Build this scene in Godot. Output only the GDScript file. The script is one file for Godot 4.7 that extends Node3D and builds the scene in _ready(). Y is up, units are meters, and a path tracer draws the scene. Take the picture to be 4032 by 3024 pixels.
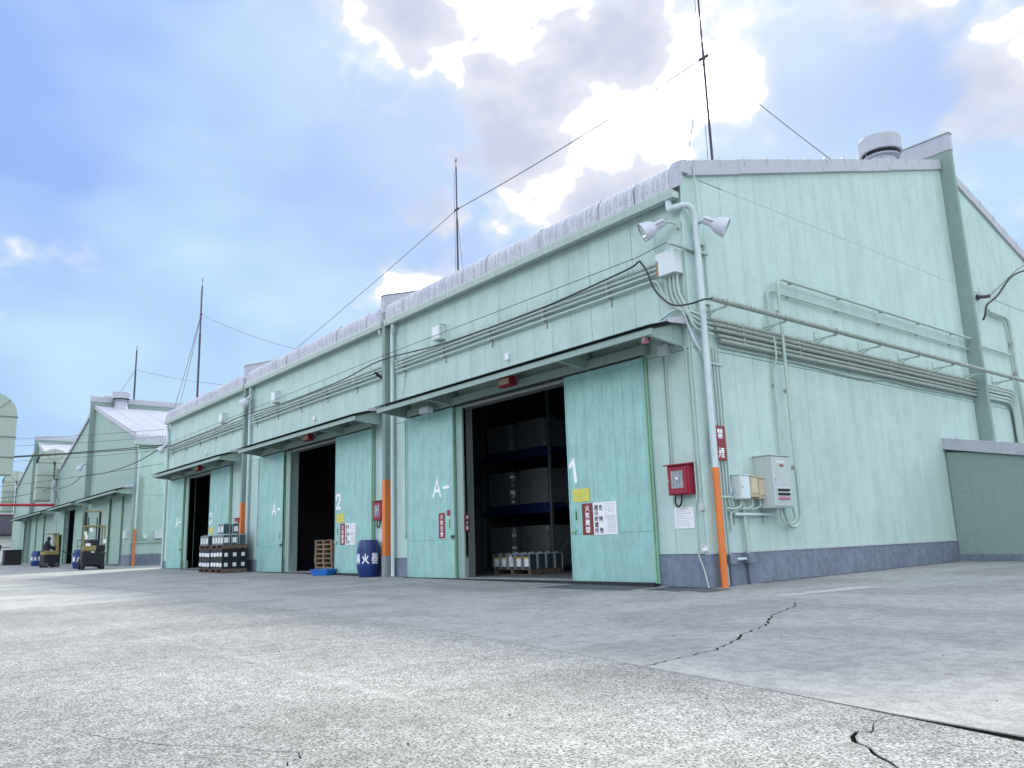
extends Node3D
# A yard of pale green warehouses. x runs along the long front (away from the viewer is -x), the front stands in z = 0,
# the gable end in x = 0, y is up, metres. The paving falls a little towards the viewer.

const FALL_X := -0.0072
const FALL_Z := -0.008
const RISE := 0.295          # roof pitch, metres per metre
const SKY_W := 3072
const EXPOSURE := 1.65        # the photograph is exposed for the walls in the shade
const GLARE := 5.2           # how much brighter than paper white the sunlit cloud is
var SUN := Vector3(-0.50, 0.64, -0.585).normalized()   # towards the sun behind the cloud

var M := {}
var taken := {}
var rng := RandomNumberGenerator.new()


func _ready() -> void:
	rng.seed = 7
	view()
	sky_and_sun()
	materials()
	ground_all()
	warehouse_main()
	annex()
	far_buildings()
	wall_services()
	signs_all()
	yard_goods()
	indoor_goods()
	forklifts()
	roof_things()
	overhead_lines()


# ---------------------------------------------------------------- camera, sky, sun

func view() -> void:
	var cam := Camera3D.new()
	cam.name = "camera"
	cam.fov = 51.374
	cam.near = 0.05
	cam.far = 2000.0
	cam.position = Vector3(8.673, 0.85, 11.255)
	cam.rotation_order = EULER_ORDER_YXZ
	cam.rotation_degrees = Vector3(11.264, 50.779, -1.892)
	add_child(cam)
	cam.current = true


func sky_and_sun() -> void:
	var env := Environment.new()
	env.background_mode = Environment.BG_SKY
	env.tonemap_mode = Environment.TONE_MAPPER_LINEAR
	env.tonemap_exposure = EXPOSURE
	env.background_energy_multiplier = 1.0
	env.sdfgi_enabled = true
	env.ssao_enabled = true
	env.ssil_enabled = true
	var pano := PanoramaSkyMaterial.new()
	pano.panorama = sky_picture()
	pano.filter = true
	var sky := Sky.new()
	sky.sky_material = pano
	env.sky = sky
	var we := WorldEnvironment.new()
	we.name = "world_environment"
	we.environment = env
	add_child(we)
	var sun := DirectionalLight3D.new()
	sun.name = "sun"
	sun.light_energy = 0.8
	sun.light_color = Color(1.0, 0.97, 0.9)
	sun.light_angular_distance = 9.0
	sun.shadow_enabled = true
	add_child(sun)
	# the sun stands behind the clouds over the roofs
	sun.look_at_from_position(SUN * 50.0, Vector3.ZERO)


func smooth(a: float, b: float, x: float) -> float:
	var t := clampf((x - a) / (b - a), 0.0, 1.0)   # also falls where b is below a
	return t * t * (3.0 - 2.0 * t)


func sky_picture() -> ImageTexture:
	# clouds as heaps: azimuth, elevation, half width, half height (degrees), density
	var heaps := [
		[-62.5, 36.2, 3.6, 2.2, 0.85], [-57.5, 36, 4.5, 3.4, 1.0], [-53.5, 34.5, 3.2, 3.0, 0.95], [-49, 37, 6, 5, 1.0], [-47.5, 33, 4.5, 4.5, 1.0], [-42, 34, 5, 4.5, 1.0],
		[-37.5, 32, 4.4, 3.4, 0.95], [-33.5, 30, 3.4, 2.6, 0.75], [-51.5, 30.5, 2.6, 2.2, 0.85], [-48, 28, 4.0, 3.2, 1.0], [-43, 28.5, 4.8, 4.0, 1.0], [-38.5, 28, 3.6, 3.0, 0.85],
		[-49.5, 25, 3.2, 2.6, 0.9], [-45, 24, 4.6, 3.2, 0.95], [-40.5, 24.5, 4.0, 3.0, 0.85], [-51.5, 22.6, 1.8, 1.6, 0.7], [-55.8, 23.4, 2.6, 1.5, 0.85], [-58.2, 18.4, 2.8, 1.0, 0.8], [-54.2, 26.8, 0.9, 0.7, 0.6],
		[-20.5, 33, 5.5, 2.4, 0.75], [-14.5, 27, 3.4, 4.4, 0.95], [-82.5, 19.0, 3.2, 0.7, 0.27], [-45, 44, 10, 5, 0.9], [-60, 42, 5, 3.5, 0.8], [-36, 21, 4, 2.5, 0.6],
	]
	var r := RandomNumberGenerator.new()
	r.seed = 27
	for k in 90:   # same broken cloud out of view, count and seed picked to light both walls
		var az := r.randf_range(-180.0, 180.0)
		var el := rad_to_deg(asin(r.randf_range(0.18, 0.97)))
		if az > -96.0 and az < -8.0 and el < 44.0:
			continue
		var wide := r.randf_range(4.0, 11.0)
		heaps.append([az, el, wide / maxf(cos(deg_to_rad(el)), 0.25), wide * 0.55, r.randf_range(0.6, 1.0)])
	var lw := 768
	var lh := 192
	var low := Image.create_empty(lw, lh, false, Image.FORMAT_RF)
	for j in lh:
		var el := 90.0 - (j + 0.5) / lh * 90.0
		for i in lw:
			var az := (i + 0.5) / lw * 360.0
			if az > 180.0:
				az -= 360.0
			var s := -0.42
			for h in heaps:
				var dy: float = (el - h[1]) / h[3]
				if absf(dy) > 2.4:
					continue
				var dx: float = az - h[0]
				if dx > 180.0:
					dx -= 360.0
				elif dx < -180.0:
					dx += 360.0
				dx /= h[2]
				var q := dx * dx + dy * dy
				if q < 5.5:
					s = maxf(s, -0.42 + 0.95 * h[4] * exp(-0.75 * q)) if s < 0.0 else s + 0.25 * h[4] * exp(-0.75 * q)
			low.set_pixel(i, j, Color(s, 0, 0))
	var w := SKY_W
	var hh := SKY_W / 4
	low.resize(w, hh, Image.INTERPOLATE_CUBIC)
	var field := low.get_data().to_float32_array()
	var puff := FastNoiseLite.new()
	puff.seed = 4
	puff.noise_type = FastNoiseLite.TYPE_SIMPLEX_SMOOTH
	puff.frequency = 6.5
	puff.fractal_octaves = 6
	puff.fractal_gain = 0.6
	var curl := FastNoiseLite.new()
	curl.seed = 17
	curl.frequency = 11.0
	curl.fractal_octaves = 4
	curl.fractal_gain = 0.55
	var veil := FastNoiseLite.new()
	veil.seed = 11
	veil.frequency = 2.2
	veil.fractal_octaves = 4
	var body := FastNoiseLite.new()
	body.seed = 31
	body.frequency = 3.2
	body.fractal_octaves = 5
	var data := PackedFloat32Array()
	data.resize(w * hh * 2 * 3)
	var blue := Vector3(0.31, 0.50, 0.95) / EXPOSURE
	var pale := Vector3(0.58, 0.83, 1.0) / EXPOSURE
	var white := Vector3(1.08, 1.09, 1.10) / EXPOSURE
	var grey := Vector3(0.62, 0.66, 0.84) / EXPOSURE
	var halo := Vector3(0.90, 0.98, 1.04) / EXPOSURE
	var at := 0
	for j in hh:
		var el := (1.0 - (j + 0.5) / hh) * PI * 0.5
		var y := sin(el)
		var c := cos(el)
		var low_sky := exp(-y * 3.4)
		for i in w:
			var az := (i + 0.5) / w * TAU
			var dx := sin(az) * c
			var dz := -cos(az) * c
			var v := veil.get_noise_3d(dx, y * 1.9, dz)
			# paler towards the side where the sun stands behind the cloud
			var side := 0.5 + 0.5 * (0.72 * dx - 0.42 * dz)
			var p := clampf(low_sky * 1.0 + (v + 0.1) * 0.9 + 0.62 * side - 0.2, 0.0, 1.0)
			var col := blue.lerp(pale, p)
			# bright haze round the hidden sun
			var near := dx * SUN.x + y * SUN.y + dz * SUN.z
			col = col.lerp(halo, 0.75 * exp((near - 1.0) * 14.0))
			var f := field[at / 3]
			if f > -0.4:
				var n := puff.get_noise_3d(dx, y * 1.25, dz)
				var m := curl.get_noise_3d(dx, y * 1.25, dz)
				var d := f + n * 0.85 + (0.35 - absf(m)) * 0.32
				if d > -0.34:
					var a := smooth(-0.34, 0.4, d)
					var b := body.get_noise_3d(dx, y * 1.6, dz)
					var t := smooth(-0.6, 0.7, 0.3 * d + b * 1.35 - 0.1)
					col = col.lerp(white.lerp(grey, t), pow(a, 1.25))
					# sunlit cloud is far brighter than the picture can show
					col += Vector3.ONE * (GLARE * smooth(0.72, 1.0, a) * smooth(0.55, 0.05, t))
			data[at] = col.x
			data[at + 1] = col.y
			data[at + 2] = col.z
			at += 3
	for k in range(at, data.size(), 3):
		data[k] = 0.36
		data[k + 1] = 0.4
		data[k + 2] = 0.44
	var im := Image.create_from_data(w, hh * 2, false, Image.FORMAT_RGBF, data.to_byte_array())
	return ImageTexture.create_from_image(im)


# ---------------------------------------------------------------- small tools

func gh(x: float, z: float) -> float:
	return FALL_X * x + FALL_Z * z


func on_ground(x: float, z: float, up := 0.0) -> Vector3:
	return Vector3(x, gh(x, z) + up, z)


func numbered(called: String) -> String:
	var k: int = taken.get(called, 0)
	taken[called] = k + 1
	return called if k == 0 else "%s_%03d" % [called, k]


func thing(called: String, label: String, category: String, at := Vector3.ZERO, group := "", turn := 0.0) -> Node3D:
	var o := Node3D.new()
	o.name = numbered(called)
	o.position = at
	o.rotation.y = turn
	add_child(o)
	o.set_meta("label", label)
	o.set_meta("category", category)
	if group != "":
		o.set_meta("group", group)
	return o


func part(owner_node: Node3D, called: String, mesh: Mesh, mat: Material, at := Vector3.ZERO, basis := Basis.IDENTITY) -> MeshInstance3D:
	var o := MeshInstance3D.new()
	o.name = called
	o.mesh = mesh
	o.material_override = mat
	o.transform = Transform3D(basis, at)
	owner_node.add_child(o, true)
	return o


func single(called: String, mesh: Mesh, mat: Material, label: String, category: String, at := Vector3.ZERO, group := "") -> MeshInstance3D:
	var o := MeshInstance3D.new()
	o.name = numbered(called)
	o.mesh = mesh
	o.material_override = mat
	o.position = at
	add_child(o)
	o.set_meta("label", label)
	o.set_meta("category", category)
	if group != "":
		o.set_meta("group", group)
	return o


func copy_of(o: Node3D, at: Vector3, label: String, turn := 0.0) -> Node3D:
	var c: Node3D = o.duplicate()
	var base := String(o.name)
	if base.length() > 4 and base[base.length() - 4] == "_":
		base = base.substr(0, base.length() - 4)
	c.name = numbered(base)
	add_child(c)
	c.position = at
	c.rotation.y = turn
	c.set_meta("label", label)
	return c


class Geo:
	var v := PackedVector3Array()
	var n := PackedVector3Array()
	var u := PackedVector2Array()

	func tri(a: Vector3, b: Vector3, c: Vector3) -> void:   # counter-clockwise seen from outside
		var k := (b - a).cross(c - a).normalized()
		v.append_array([a, c, b])
		n.append_array([k, k, k])
		u.append_array([Vector2(0, 1), Vector2(1, 0), Vector2(1, 1)])

	func quad(a: Vector3, b: Vector3, c: Vector3, d: Vector3) -> void:
		var k := (b - a).cross(c - a)
		if k.length_squared() < 1e-14:
			k = (c - a).cross(d - a)
		k = k.normalized()
		v.append_array([a, c, b, a, d, c])
		n.append_array([k, k, k, k, k, k])
		u.append_array([Vector2(0, 1), Vector2(1, 0), Vector2(1, 1), Vector2(0, 1), Vector2(0, 0), Vector2(1, 0)])

	func squad(a: Vector3, b: Vector3, c: Vector3, d: Vector3, na: Vector3, nb: Vector3, nc: Vector3, nd: Vector3, ua := Vector2.ZERO, ub := Vector2.ZERO, uc := Vector2.ZERO, ud := Vector2.ZERO) -> void:
		v.append_array([a, c, b, a, d, c])
		n.append_array([na, nc, nb, na, nd, nc])
		u.append_array([ua, uc, ub, ua, ud, uc])

	func box(c: Vector3, s: Vector3, b := Basis.IDENTITY) -> void:
		var h := s * 0.5
		var p := []
		for k in 8:
			p.append(c + b * Vector3(h.x if k & 1 else -h.x, h.y if k & 2 else -h.y, h.z if k & 4 else -h.z))
		quad(p[4], p[5], p[7], p[6])
		quad(p[1], p[0], p[2], p[3])
		quad(p[5], p[1], p[3], p[7])
		quad(p[0], p[4], p[6], p[2])
		quad(p[6], p[7], p[3], p[2])
		quad(p[0], p[1], p[5], p[4])

	func span(a: Vector3, b: Vector3) -> void:   # box between two corners
		box((a + b) * 0.5, (b - a).abs())

	func bbox(c: Vector3, s: Vector3, e: float, b := Basis.IDENTITY) -> void:   # box with chamfered edges
		var h := s * 0.5
		e = minf(e, minf(h.x, minf(h.y, h.z)) * 0.9)
		var g := h - Vector3(e, e, e)
		var f := func(x: float, y: float, z: float) -> Vector3: return c + b * Vector3(x, y, z)
		for q in [-1.0, 1.0]:
			var a: Array = [f.call(q * h.x, -g.y, g.z), f.call(q * h.x, -g.y, -g.z), f.call(q * h.x, g.y, -g.z), f.call(q * h.x, g.y, g.z)]
			if q > 0: quad(a[0], a[1], a[2], a[3])
			else: quad(a[1], a[0], a[3], a[2])
			a = [f.call(-g.x, q * h.y, g.z), f.call(g.x, q * h.y, g.z), f.call(g.x, q * h.y, -g.z), f.call(-g.x, q * h.y, -g.z)]
			if q > 0: quad(a[0], a[1], a[2], a[3])
			else: quad(a[1], a[0], a[3], a[2])
			a = [f.call(-g.x, -g.y, q * h.z), f.call(g.x, -g.y, q * h.z), f.call(g.x, g.y, q * h.z), f.call(-g.x, g.y, q * h.z)]
			if q > 0: quad(a[0], a[1], a[2], a[3])
			else: quad(a[1], a[0], a[3], a[2])
			for r in [-1.0, 1.0]:
				a = [f.call(q * h.x, r * g.y, -g.z), f.call(q * h.x, r * g.y, g.z), f.call(q * g.x, r * h.y, g.z), f.call(q * g.x, r * h.y, -g.z)]
				if q * r < 0: quad(a[0], a[1], a[2], a[3])
				else: quad(a[3], a[2], a[1], a[0])
				a = [f.call(q * h.x, -g.y, r * g.z), f.call(q * h.x, g.y, r * g.z), f.call(q * g.x, g.y, r * h.z), f.call(q * g.x, -g.y, r * h.z)]
				if q * r > 0: quad(a[0], a[1], a[2], a[3])
				else: quad(a[3], a[2], a[1], a[0])
				a = [f.call(-g.x, q * h.y, r * g.z), f.call(g.x, q * h.y, r * g.z), f.call(g.x, q * g.y, r * h.z), f.call(-g.x, q * g.y, r * h.z)]
				if q * r < 0: quad(a[0], a[1], a[2], a[3])
				else: quad(a[3], a[2], a[1], a[0])
				for w in [-1.0, 1.0]:
					var t: Array = [f.call(q * h.x, r * g.y, w * g.z), f.call(q * g.x, r * h.y, w * g.z), f.call(q * g.x, r * g.y, w * h.z)]
					if q * r * w > 0: tri(t[0], t[1], t[2])
					else: tri(t[0], t[2], t[1])

	func tube(p: PackedVector3Array, r: float, sides := 8, cap := true, r_end := -1.0) -> void:
		if p.size() < 2:
			return
		var t := (p[1] - p[0]).normalized()
		var x := t.cross(Vector3.UP if absf(t.y) < 0.9 else Vector3.RIGHT).normalized()
		var ring := []
		for i in p.size():
			var d := (p[mini(i + 1, p.size() - 1)] - p[maxi(i - 1, 0)]).normalized()
			x = (x - d * x.dot(d)).normalized()
			var y := d.cross(x)
			var rr := r if r_end < 0.0 else lerpf(r, r_end, float(i) / (p.size() - 1))
			var here := []
			for k in sides:
				var a := TAU * k / sides
				var o := x * cos(a) + y * sin(a)
				here.append([p[i] + o * rr, o])
			ring.append(here)
		for i in p.size() - 1:
			for k in sides:
				var m := (k + 1) % sides
				squad(ring[i][k][0], ring[i][m][0], ring[i + 1][m][0], ring[i + 1][k][0], ring[i][k][1], ring[i][m][1], ring[i + 1][m][1], ring[i + 1][k][1])
		if cap:
			for k in sides:
				var m := (k + 1) % sides
				tri(p[0], ring[0][m][0], ring[0][k][0])
				tri(p[p.size() - 1], ring[p.size() - 1][k][0], ring[p.size() - 1][m][0])

	func rod(a: Vector3, b: Vector3, r: float, sides := 8, cap := true) -> void:
		tube(PackedVector3Array([a, b]), r, sides, cap)

	func lathe(prof: Array, sides: int, xf := Transform3D.IDENTITY) -> void:   # [radius, height] from bottom to top
		var long := 0.0
		var marks := [0.0]
		for i in prof.size() - 1:
			long += Vector2(prof[i][0], prof[i][1]).distance_to(Vector2(prof[i + 1][0], prof[i + 1][1]))
			marks.append(long)
		for i in prof.size() - 1:
			var dr: float = prof[i + 1][0] - prof[i][0]
			var dy: float = prof[i + 1][1] - prof[i][1]
			var nn := Vector2(dy, -dr).normalized()
			for k in sides:
				var a := TAU * k / sides
				var b := TAU * (k + 1) / sides
				var ca := Vector3(cos(a), 0, -sin(a))
				var cb := Vector3(cos(b), 0, -sin(b))
				var na := xf.basis * (ca * nn.x + Vector3.UP * nn.y)
				var nb := xf.basis * (cb * nn.x + Vector3.UP * nn.y)
				var lo := Vector3(0, prof[i][1], 0)
				var hi := Vector3(0, prof[i + 1][1], 0)
				var v0: float = 1.0 - marks[i] / long
				var v1: float = 1.0 - marks[i + 1] / long
				squad(xf * (ca * prof[i][0] + lo), xf * (cb * prof[i][0] + lo), xf * (cb * prof[i + 1][0] + hi), xf * (ca * prof[i + 1][0] + hi), na, nb, nb, na,
					Vector2(float(k) / sides, v0), Vector2(float(k + 1) / sides, v0), Vector2(float(k + 1) / sides, v1), Vector2(float(k) / sides, v1))

	# a plate: polygon counter-clockwise seen from the front, xf maps (across, up, out); chamfered front edge
	func plate(poly: PackedVector2Array, xf: Transform3D, thick: float, e := 0.0) -> void:
		var m := poly.size()
		var mid := Vector2.ZERO
		for q in poly:
			mid += q / m
		var inner := PackedVector2Array()
		for i in m:
			if e <= 0.0:
				inner.append(poly[i])
				continue
			var d0 := (poly[i] - poly[(i + m - 1) % m]).normalized()
			var d1 := (poly[(i + 1) % m] - poly[i]).normalized()
			var bis := Vector2(-d0.y - d1.y, d0.x + d1.x).normalized()
			inner.append(poly[i] + bis * (e / maxf(0.3, bis.dot(Vector2(-d1.y, d1.x)))))
		var at := func(q: Vector2, w: float) -> Vector3: return xf * Vector3(q.x, q.y, w)
		var index := Geometry2D.triangulate_polygon(inner)
		for i in range(0, index.size(), 3):
			var a: Vector2 = inner[index[i]]
			var b: Vector2 = inner[index[i + 1]]
			var c: Vector2 = inner[index[i + 2]]
			if (b - a).cross(c - a) < 0.0:
				var s := b
				b = c
				c = s
			tri(at.call(a, 0.0), at.call(b, 0.0), at.call(c, 0.0))
			tri(at.call(a, -thick), at.call(c, -thick), at.call(b, -thick))
		for i in m:
			var j := (i + 1) % m
			if e > 0.0:
				quad(at.call(poly[i], -e), at.call(poly[j], -e), at.call(inner[j], 0.0), at.call(inner[i], 0.0))
			quad(at.call(poly[i], -thick), at.call(poly[j], -thick), at.call(poly[j], -e), at.call(poly[i], -e))

	func mesh() -> ArrayMesh:
		var a := []
		a.resize(Mesh.ARRAY_MAX)
		a[Mesh.ARRAY_VERTEX] = v
		a[Mesh.ARRAY_NORMAL] = n
		a[Mesh.ARRAY_TEX_UV] = u
		var m := ArrayMesh.new()
		m.add_surface_from_arrays(Mesh.PRIMITIVE_TRIANGLES, a)
		return m


func rect(x0: float, y0: float, x1: float, y1: float) -> PackedVector2Array:
	return PackedVector2Array([Vector2(x0, y0), Vector2(x1, y0), Vector2(x1, y1), Vector2(x0, y1)])


func box_mesh(s: Vector3, e := 0.0) -> ArrayMesh:
	var g := Geo.new()
	if e > 0.0:
		g.bbox(Vector3.ZERO, s, e)
	else:
		g.box(Vector3.ZERO, s)
	return g.mesh()


func span_mesh(a: Vector3, b: Vector3, e := 0.0) -> ArrayMesh:
	var g := Geo.new()
	if e > 0.0:
		g.bbox((a + b) * 0.5, (b - a).abs(), e)
	else:
		g.span(a, b)
	return g.mesh()


func spline(p: Array, sub := 6) -> PackedVector3Array:
	var out := PackedVector3Array()
	for i in p.size() - 1:
		var a: Vector3 = p[maxi(i - 1, 0)]
		var b: Vector3 = p[i]
		var c: Vector3 = p[i + 1]
		var d: Vector3 = p[mini(i + 2, p.size() - 1)]
		for k in sub:
			out.append(b.cubic_interpolate(c, a, d, float(k) / sub))
	out.append(p[p.size() - 1])
	return out


func fillet(p: Array, r: float, seg := 5) -> PackedVector3Array:
	var out := PackedVector3Array([p[0]])
	for i in range(1, p.size() - 1):
		var b: Vector3 = p[i]
		var into: Vector3 = (b - p[i - 1])
		var away: Vector3 = (p[i + 1] - b)
		var k := minf(r, minf(into.length(), away.length()) * 0.49)
		var s := b - into.normalized() * k
		var e := b + away.normalized() * k
		for q in seg + 1:
			var t := float(q) / seg
			out.append(s.lerp(b, t).lerp(b.lerp(e, t), t))
	out.append(p[p.size() - 1])
	return out


func sag(a: Vector3, b: Vector3, drop: float, count := 16) -> PackedVector3Array:
	var out := PackedVector3Array()
	for i in count + 1:
		var t := float(i) / count
		out.append(a.lerp(b, t) - Vector3(0, drop * 4.0 * t * (1.0 - t), 0))
	return out


func tube_mesh(p: PackedVector3Array, r: float, sides := 8) -> ArrayMesh:
	var g := Geo.new()
	g.tube(p, r, sides)
	return g.mesh()


# ---------------------------------------------------------------- materials

func noise_bytes(w: int, h: int, freq: float, octaves: int, sd: int, stretch_to := 0, cellular := false) -> PackedByteArray:
	var f := FastNoiseLite.new()
	f.seed = sd
	f.frequency = freq
	f.fractal_octaves = octaves
	if cellular:
		f.noise_type = FastNoiseLite.TYPE_CELLULAR
		f.cellular_return_type = FastNoiseLite.RETURN_CELL_VALUE
		f.fractal_type = FastNoiseLite.FRACTAL_NONE
	var im := f.get_seamless_image(w, h)
	if stretch_to > 0:
		im.resize(w, stretch_to, Image.INTERPOLATE_CUBIC)
	im.convert(Image.FORMAT_L8)
	return im.get_data()


# multiplies a base colour: every layer is [bytes, strength, low, high], darkening where the noise passes from low to high
func tone_texture(size: int, layers: Array, hue := Vector3.ONE) -> ImageTexture:
	var out := PackedByteArray()
	out.resize(size * size * 3)
	for i in size * size:
		var f := 1.0
		var h := 0.0
		for l in layers:
			var t := smooth(l[2], l[3], l[0][i] / 255.0)
			f *= 1.0 - l[1] * t
			h = maxf(h, t * l[1])
		var c := Color(f * lerpf(1.0, hue.x, h), f * lerpf(1.0, hue.y, h), f * lerpf(1.0, hue.z, h)).linear_to_srgb()
		out[i * 3] = int(clampf(c.r, 0.0, 1.0) * 255.0)
		out[i * 3 + 1] = int(clampf(c.g, 0.0, 1.0) * 255.0)
		out[i * 3 + 2] = int(clampf(c.b, 0.0, 1.0) * 255.0)
	return ImageTexture.create_from_image(Image.create_from_data(size, size, false, Image.FORMAT_RGB8, out))


func grey_texture(size: int, bytes: PackedByteArray) -> ImageTexture:
	return ImageTexture.create_from_image(Image.create_from_data(size, size, false, Image.FORMAT_L8, bytes))


func mat(called: String, r: float, g: float, b: float, rough := 0.7, metal := 0.0) -> StandardMaterial3D:
	var m := StandardMaterial3D.new()
	m.resource_name = called
	m.albedo_color = Color(r, g, b).linear_to_srgb()
	m.roughness = rough
	m.metallic = metal
	M[called] = m
	return m


func triplanar(m: StandardMaterial3D, tex: Texture2D, scale: Vector3, world := true) -> StandardMaterial3D:
	m.albedo_texture = tex
	m.uv1_triplanar = true
	m.uv1_world_triplanar = world
	m.uv1_triplanar_sharpness = 6.0
	m.uv1_scale = scale
	return m


func detail(m: StandardMaterial3D, tex: Texture2D, scale: Vector3) -> void:
	m.detail_enabled = true
	m.detail_blend_mode = BaseMaterial3D.BLEND_MODE_MUL
	m.detail_albedo = tex
	m.detail_uv_layer = BaseMaterial3D.DETAIL_UV_2
	m.uv2_triplanar = true
	m.uv2_world_triplanar = true
	m.uv2_triplanar_sharpness = 6.0
	m.uv2_scale = scale


func relief(m: StandardMaterial3D, tex: Texture2D, centimetres: float) -> void:
	m.heightmap_enabled = true
	m.heightmap_texture = tex
	m.heightmap_scale = centimetres


func materials() -> void:
	var blotch := noise_bytes(512, 512, 0.008, 4, 1)
	var blotch_fine := noise_bytes(512, 512, 0.03, 4, 2)
	var streak := noise_bytes(512, 32, 0.03, 4, 3, 512)
	var streak_thin := noise_bytes(512, 24, 0.09, 3, 4, 512)
	var grain := noise_bytes(512, 512, 0.25, 2, 5)
	var spots := noise_bytes(512, 512, 0.06, 3, 6)
	var wall_t := tone_texture(512, [[streak, 0.025, 0.45, 0.85], [streak_thin, 0.02, 0.6, 0.85], [blotch_fine, 0.04, 0.3, 0.8], [grain, 0.06, 0.3, 0.8]], Vector3(0.92, 0.96, 0.94))
	var coat_t := tone_texture(512, [[streak, 0.08, 0.5, 0.9], [blotch_fine, 0.05, 0.4, 0.8], [spots, 0.12, 0.7, 0.85]], Vector3(0.9, 0.9, 0.88))
	var mould_t := tone_texture(512, [[streak, 0.2, 0.5, 0.8], [streak_thin, 0.4, 0.66, 0.82], [spots, 0.45, 0.68, 0.82], [grain, 0.1, 0.3, 0.8]], Vector3(0.9, 0.88, 0.85))
	var conc_t := tone_texture(512, [[streak, 0.35, 0.4, 0.85], [streak_thin, 0.18, 0.5, 0.85], [blotch_fine, 0.22, 0.3, 0.75], [grain, 0.14, 0.2, 0.8]], Vector3(0.95, 0.97, 1.0))
	var door_t := tone_texture(512, [[streak, 0.06, 0.5, 0.85], [blotch, 0.10, 0.3, 0.75], [blotch_fine, 0.07, 0.4, 0.8], [spots, 0.05, 0.74, 0.84], [streak_thin, 0.04, 0.6, 0.85]], Vector3(0.92, 0.96, 0.94))
	var base_t := tone_texture(512, [[streak, 0.12, 0.45, 0.85], [blotch_fine, 0.16, 0.3, 0.75], [blotch, 0.14, 0.3, 0.7], [grain, 0.1, 0.2, 0.8]], Vector3(0.95, 0.97, 1.0))
	var big_t := tone_texture(512, [[blotch, 0.20, 0.25, 0.75], [blotch_fine, 0.10, 0.35, 0.75], [spots, 0.2, 0.72, 0.86], [streak_thin, 0.08, 0.6, 0.8]], Vector3(0.97, 1.0, 0.98))
	var scuff_t := tone_texture(512, [[streak, 0.04, 0.4, 0.75], [streak_thin, 0.03, 0.55, 0.8], [blotch_fine, 0.06, 0.4, 0.8], [blotch, 0.05, 0.35, 0.7]], Vector3(0.98, 1.0, 1.02))
	# exposed aggregate: pale stones in a darker matrix
	var stones := noise_bytes(1024, 1024, 0.16, 1, 8, 0, true)
	var stones2 := noise_bytes(1024, 1024, 0.09, 1, 9, 0, true)
	var sand := noise_bytes(1024, 1024, 0.35, 2, 10)
	var pits := noise_bytes(1024, 1024, 0.11, 3, 12)
	var cloud := noise_bytes(1024, 1024, 0.012, 3, 13)
	var agg_t := tone_texture(1024, [[stones, 0.42, 0.3, 0.95], [stones2, 0.24, 0.4, 0.9], [sand, 0.36, 0.4, 0.75], [pits, 0.88, 0.56, 0.7], [cloud, 0.16, 0.35, 0.7]], Vector3(0.98, 0.98, 0.94))
	var smooth_t := tone_texture(1024, [[stones, 0.22, 0.3, 0.95], [sand, 0.26, 0.3, 0.75], [pits, 0.42, 0.66, 0.82], [cloud, 0.15, 0.35, 0.7]], Vector3(0.98, 1.0, 1.0))

	var w := triplanar(mat("wall_paint", 0.475, 0.635, 0.595, 0.75), wall_t, Vector3(0.33, 0.33, 0.33))
	detail(w, scuff_t, Vector3(0.11, 0.06, 0.11))
	triplanar(mat("wall_core", 0.16, 0.18, 0.18, 0.85), wall_t, Vector3(0.3, 0.3, 0.3))
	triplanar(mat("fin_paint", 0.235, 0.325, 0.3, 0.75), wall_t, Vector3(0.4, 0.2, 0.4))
	triplanar(mat("wall_shaded", 0.31, 0.43, 0.39, 0.8), coat_t, Vector3(0.3, 0.2, 0.3))  # wall paint darkened: the weaker light on the yard fronts is in it
	var dm := triplanar(mat("door_paint", 0.315, 0.575, 0.54, 0.5), door_t, Vector3(0.5, 0.3, 0.5))
	detail(dm, scuff_t, Vector3(0.35, 0.12, 0.35))
	triplanar(mat("door_edge", 0.28, 0.50, 0.36, 0.55), wall_t, Vector3(0.5, 0.3, 0.5))
	triplanar(mat("steel_paint", 0.26, 0.37, 0.335, 0.55), coat_t, Vector3(0.6, 0.4, 0.6))
	triplanar(mat("plinth", 0.2, 0.245, 0.32, 0.85), base_t, Vector3(0.35, 0.3, 0.35))
	triplanar(mat("fin_concrete", 0.36, 0.39, 0.42, 0.85), conc_t, Vector3(0.8, 0.5, 0.8))
	triplanar(mat("roof_white", 0.58, 0.6, 0.68, 0.7), mould_t, Vector3(0.8, 0.5, 0.8))
	triplanar(mat("trim_white", 0.42, 0.44, 0.5, 0.6), coat_t, Vector3(0.5, 0.4, 0.5))
	triplanar(mat("gutter_paint", 0.4, 0.5, 0.47, 0.45), coat_t, Vector3(0.6, 0.4, 0.6))
	triplanar(mat("pipe_white", 0.52, 0.62, 0.64, 0.45), coat_t, Vector3(0.7, 0.5, 0.7))
	triplanar(mat("conduit_paint", 0.41, 0.52, 0.48, 0.5), coat_t, Vector3(0.8, 0.8, 0.8))
	triplanar(mat("conduit_weathered", 0.36, 0.43, 0.38, 0.55), conc_t, Vector3(1.2, 1.2, 1.2))
	triplanar(mat("orange_paint", 0.7, 0.19, 0.04, 0.5), coat_t, Vector3(0.6, 0.4, 0.6))
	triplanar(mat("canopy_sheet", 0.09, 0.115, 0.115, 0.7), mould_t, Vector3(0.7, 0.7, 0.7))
	var ag := triplanar(mat("paving_pale", 0.53, 0.535, 0.53, 0.8), agg_t, Vector3(0.42, 0.42, 0.42))
	detail(ag, big_t, Vector3(0.09, 0.09, 0.09))
	var ap := triplanar(mat("paving_apron", 0.44, 0.44, 0.435, 0.72), smooth_t, Vector3(0.42, 0.42, 0.42))
	detail(ap, big_t, Vector3(0.11, 0.11, 0.11))
	var lp := triplanar(mat("paving_light", 0.5, 0.505, 0.49, 0.8), smooth_t, Vector3(0.42, 0.42, 0.42))
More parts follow.
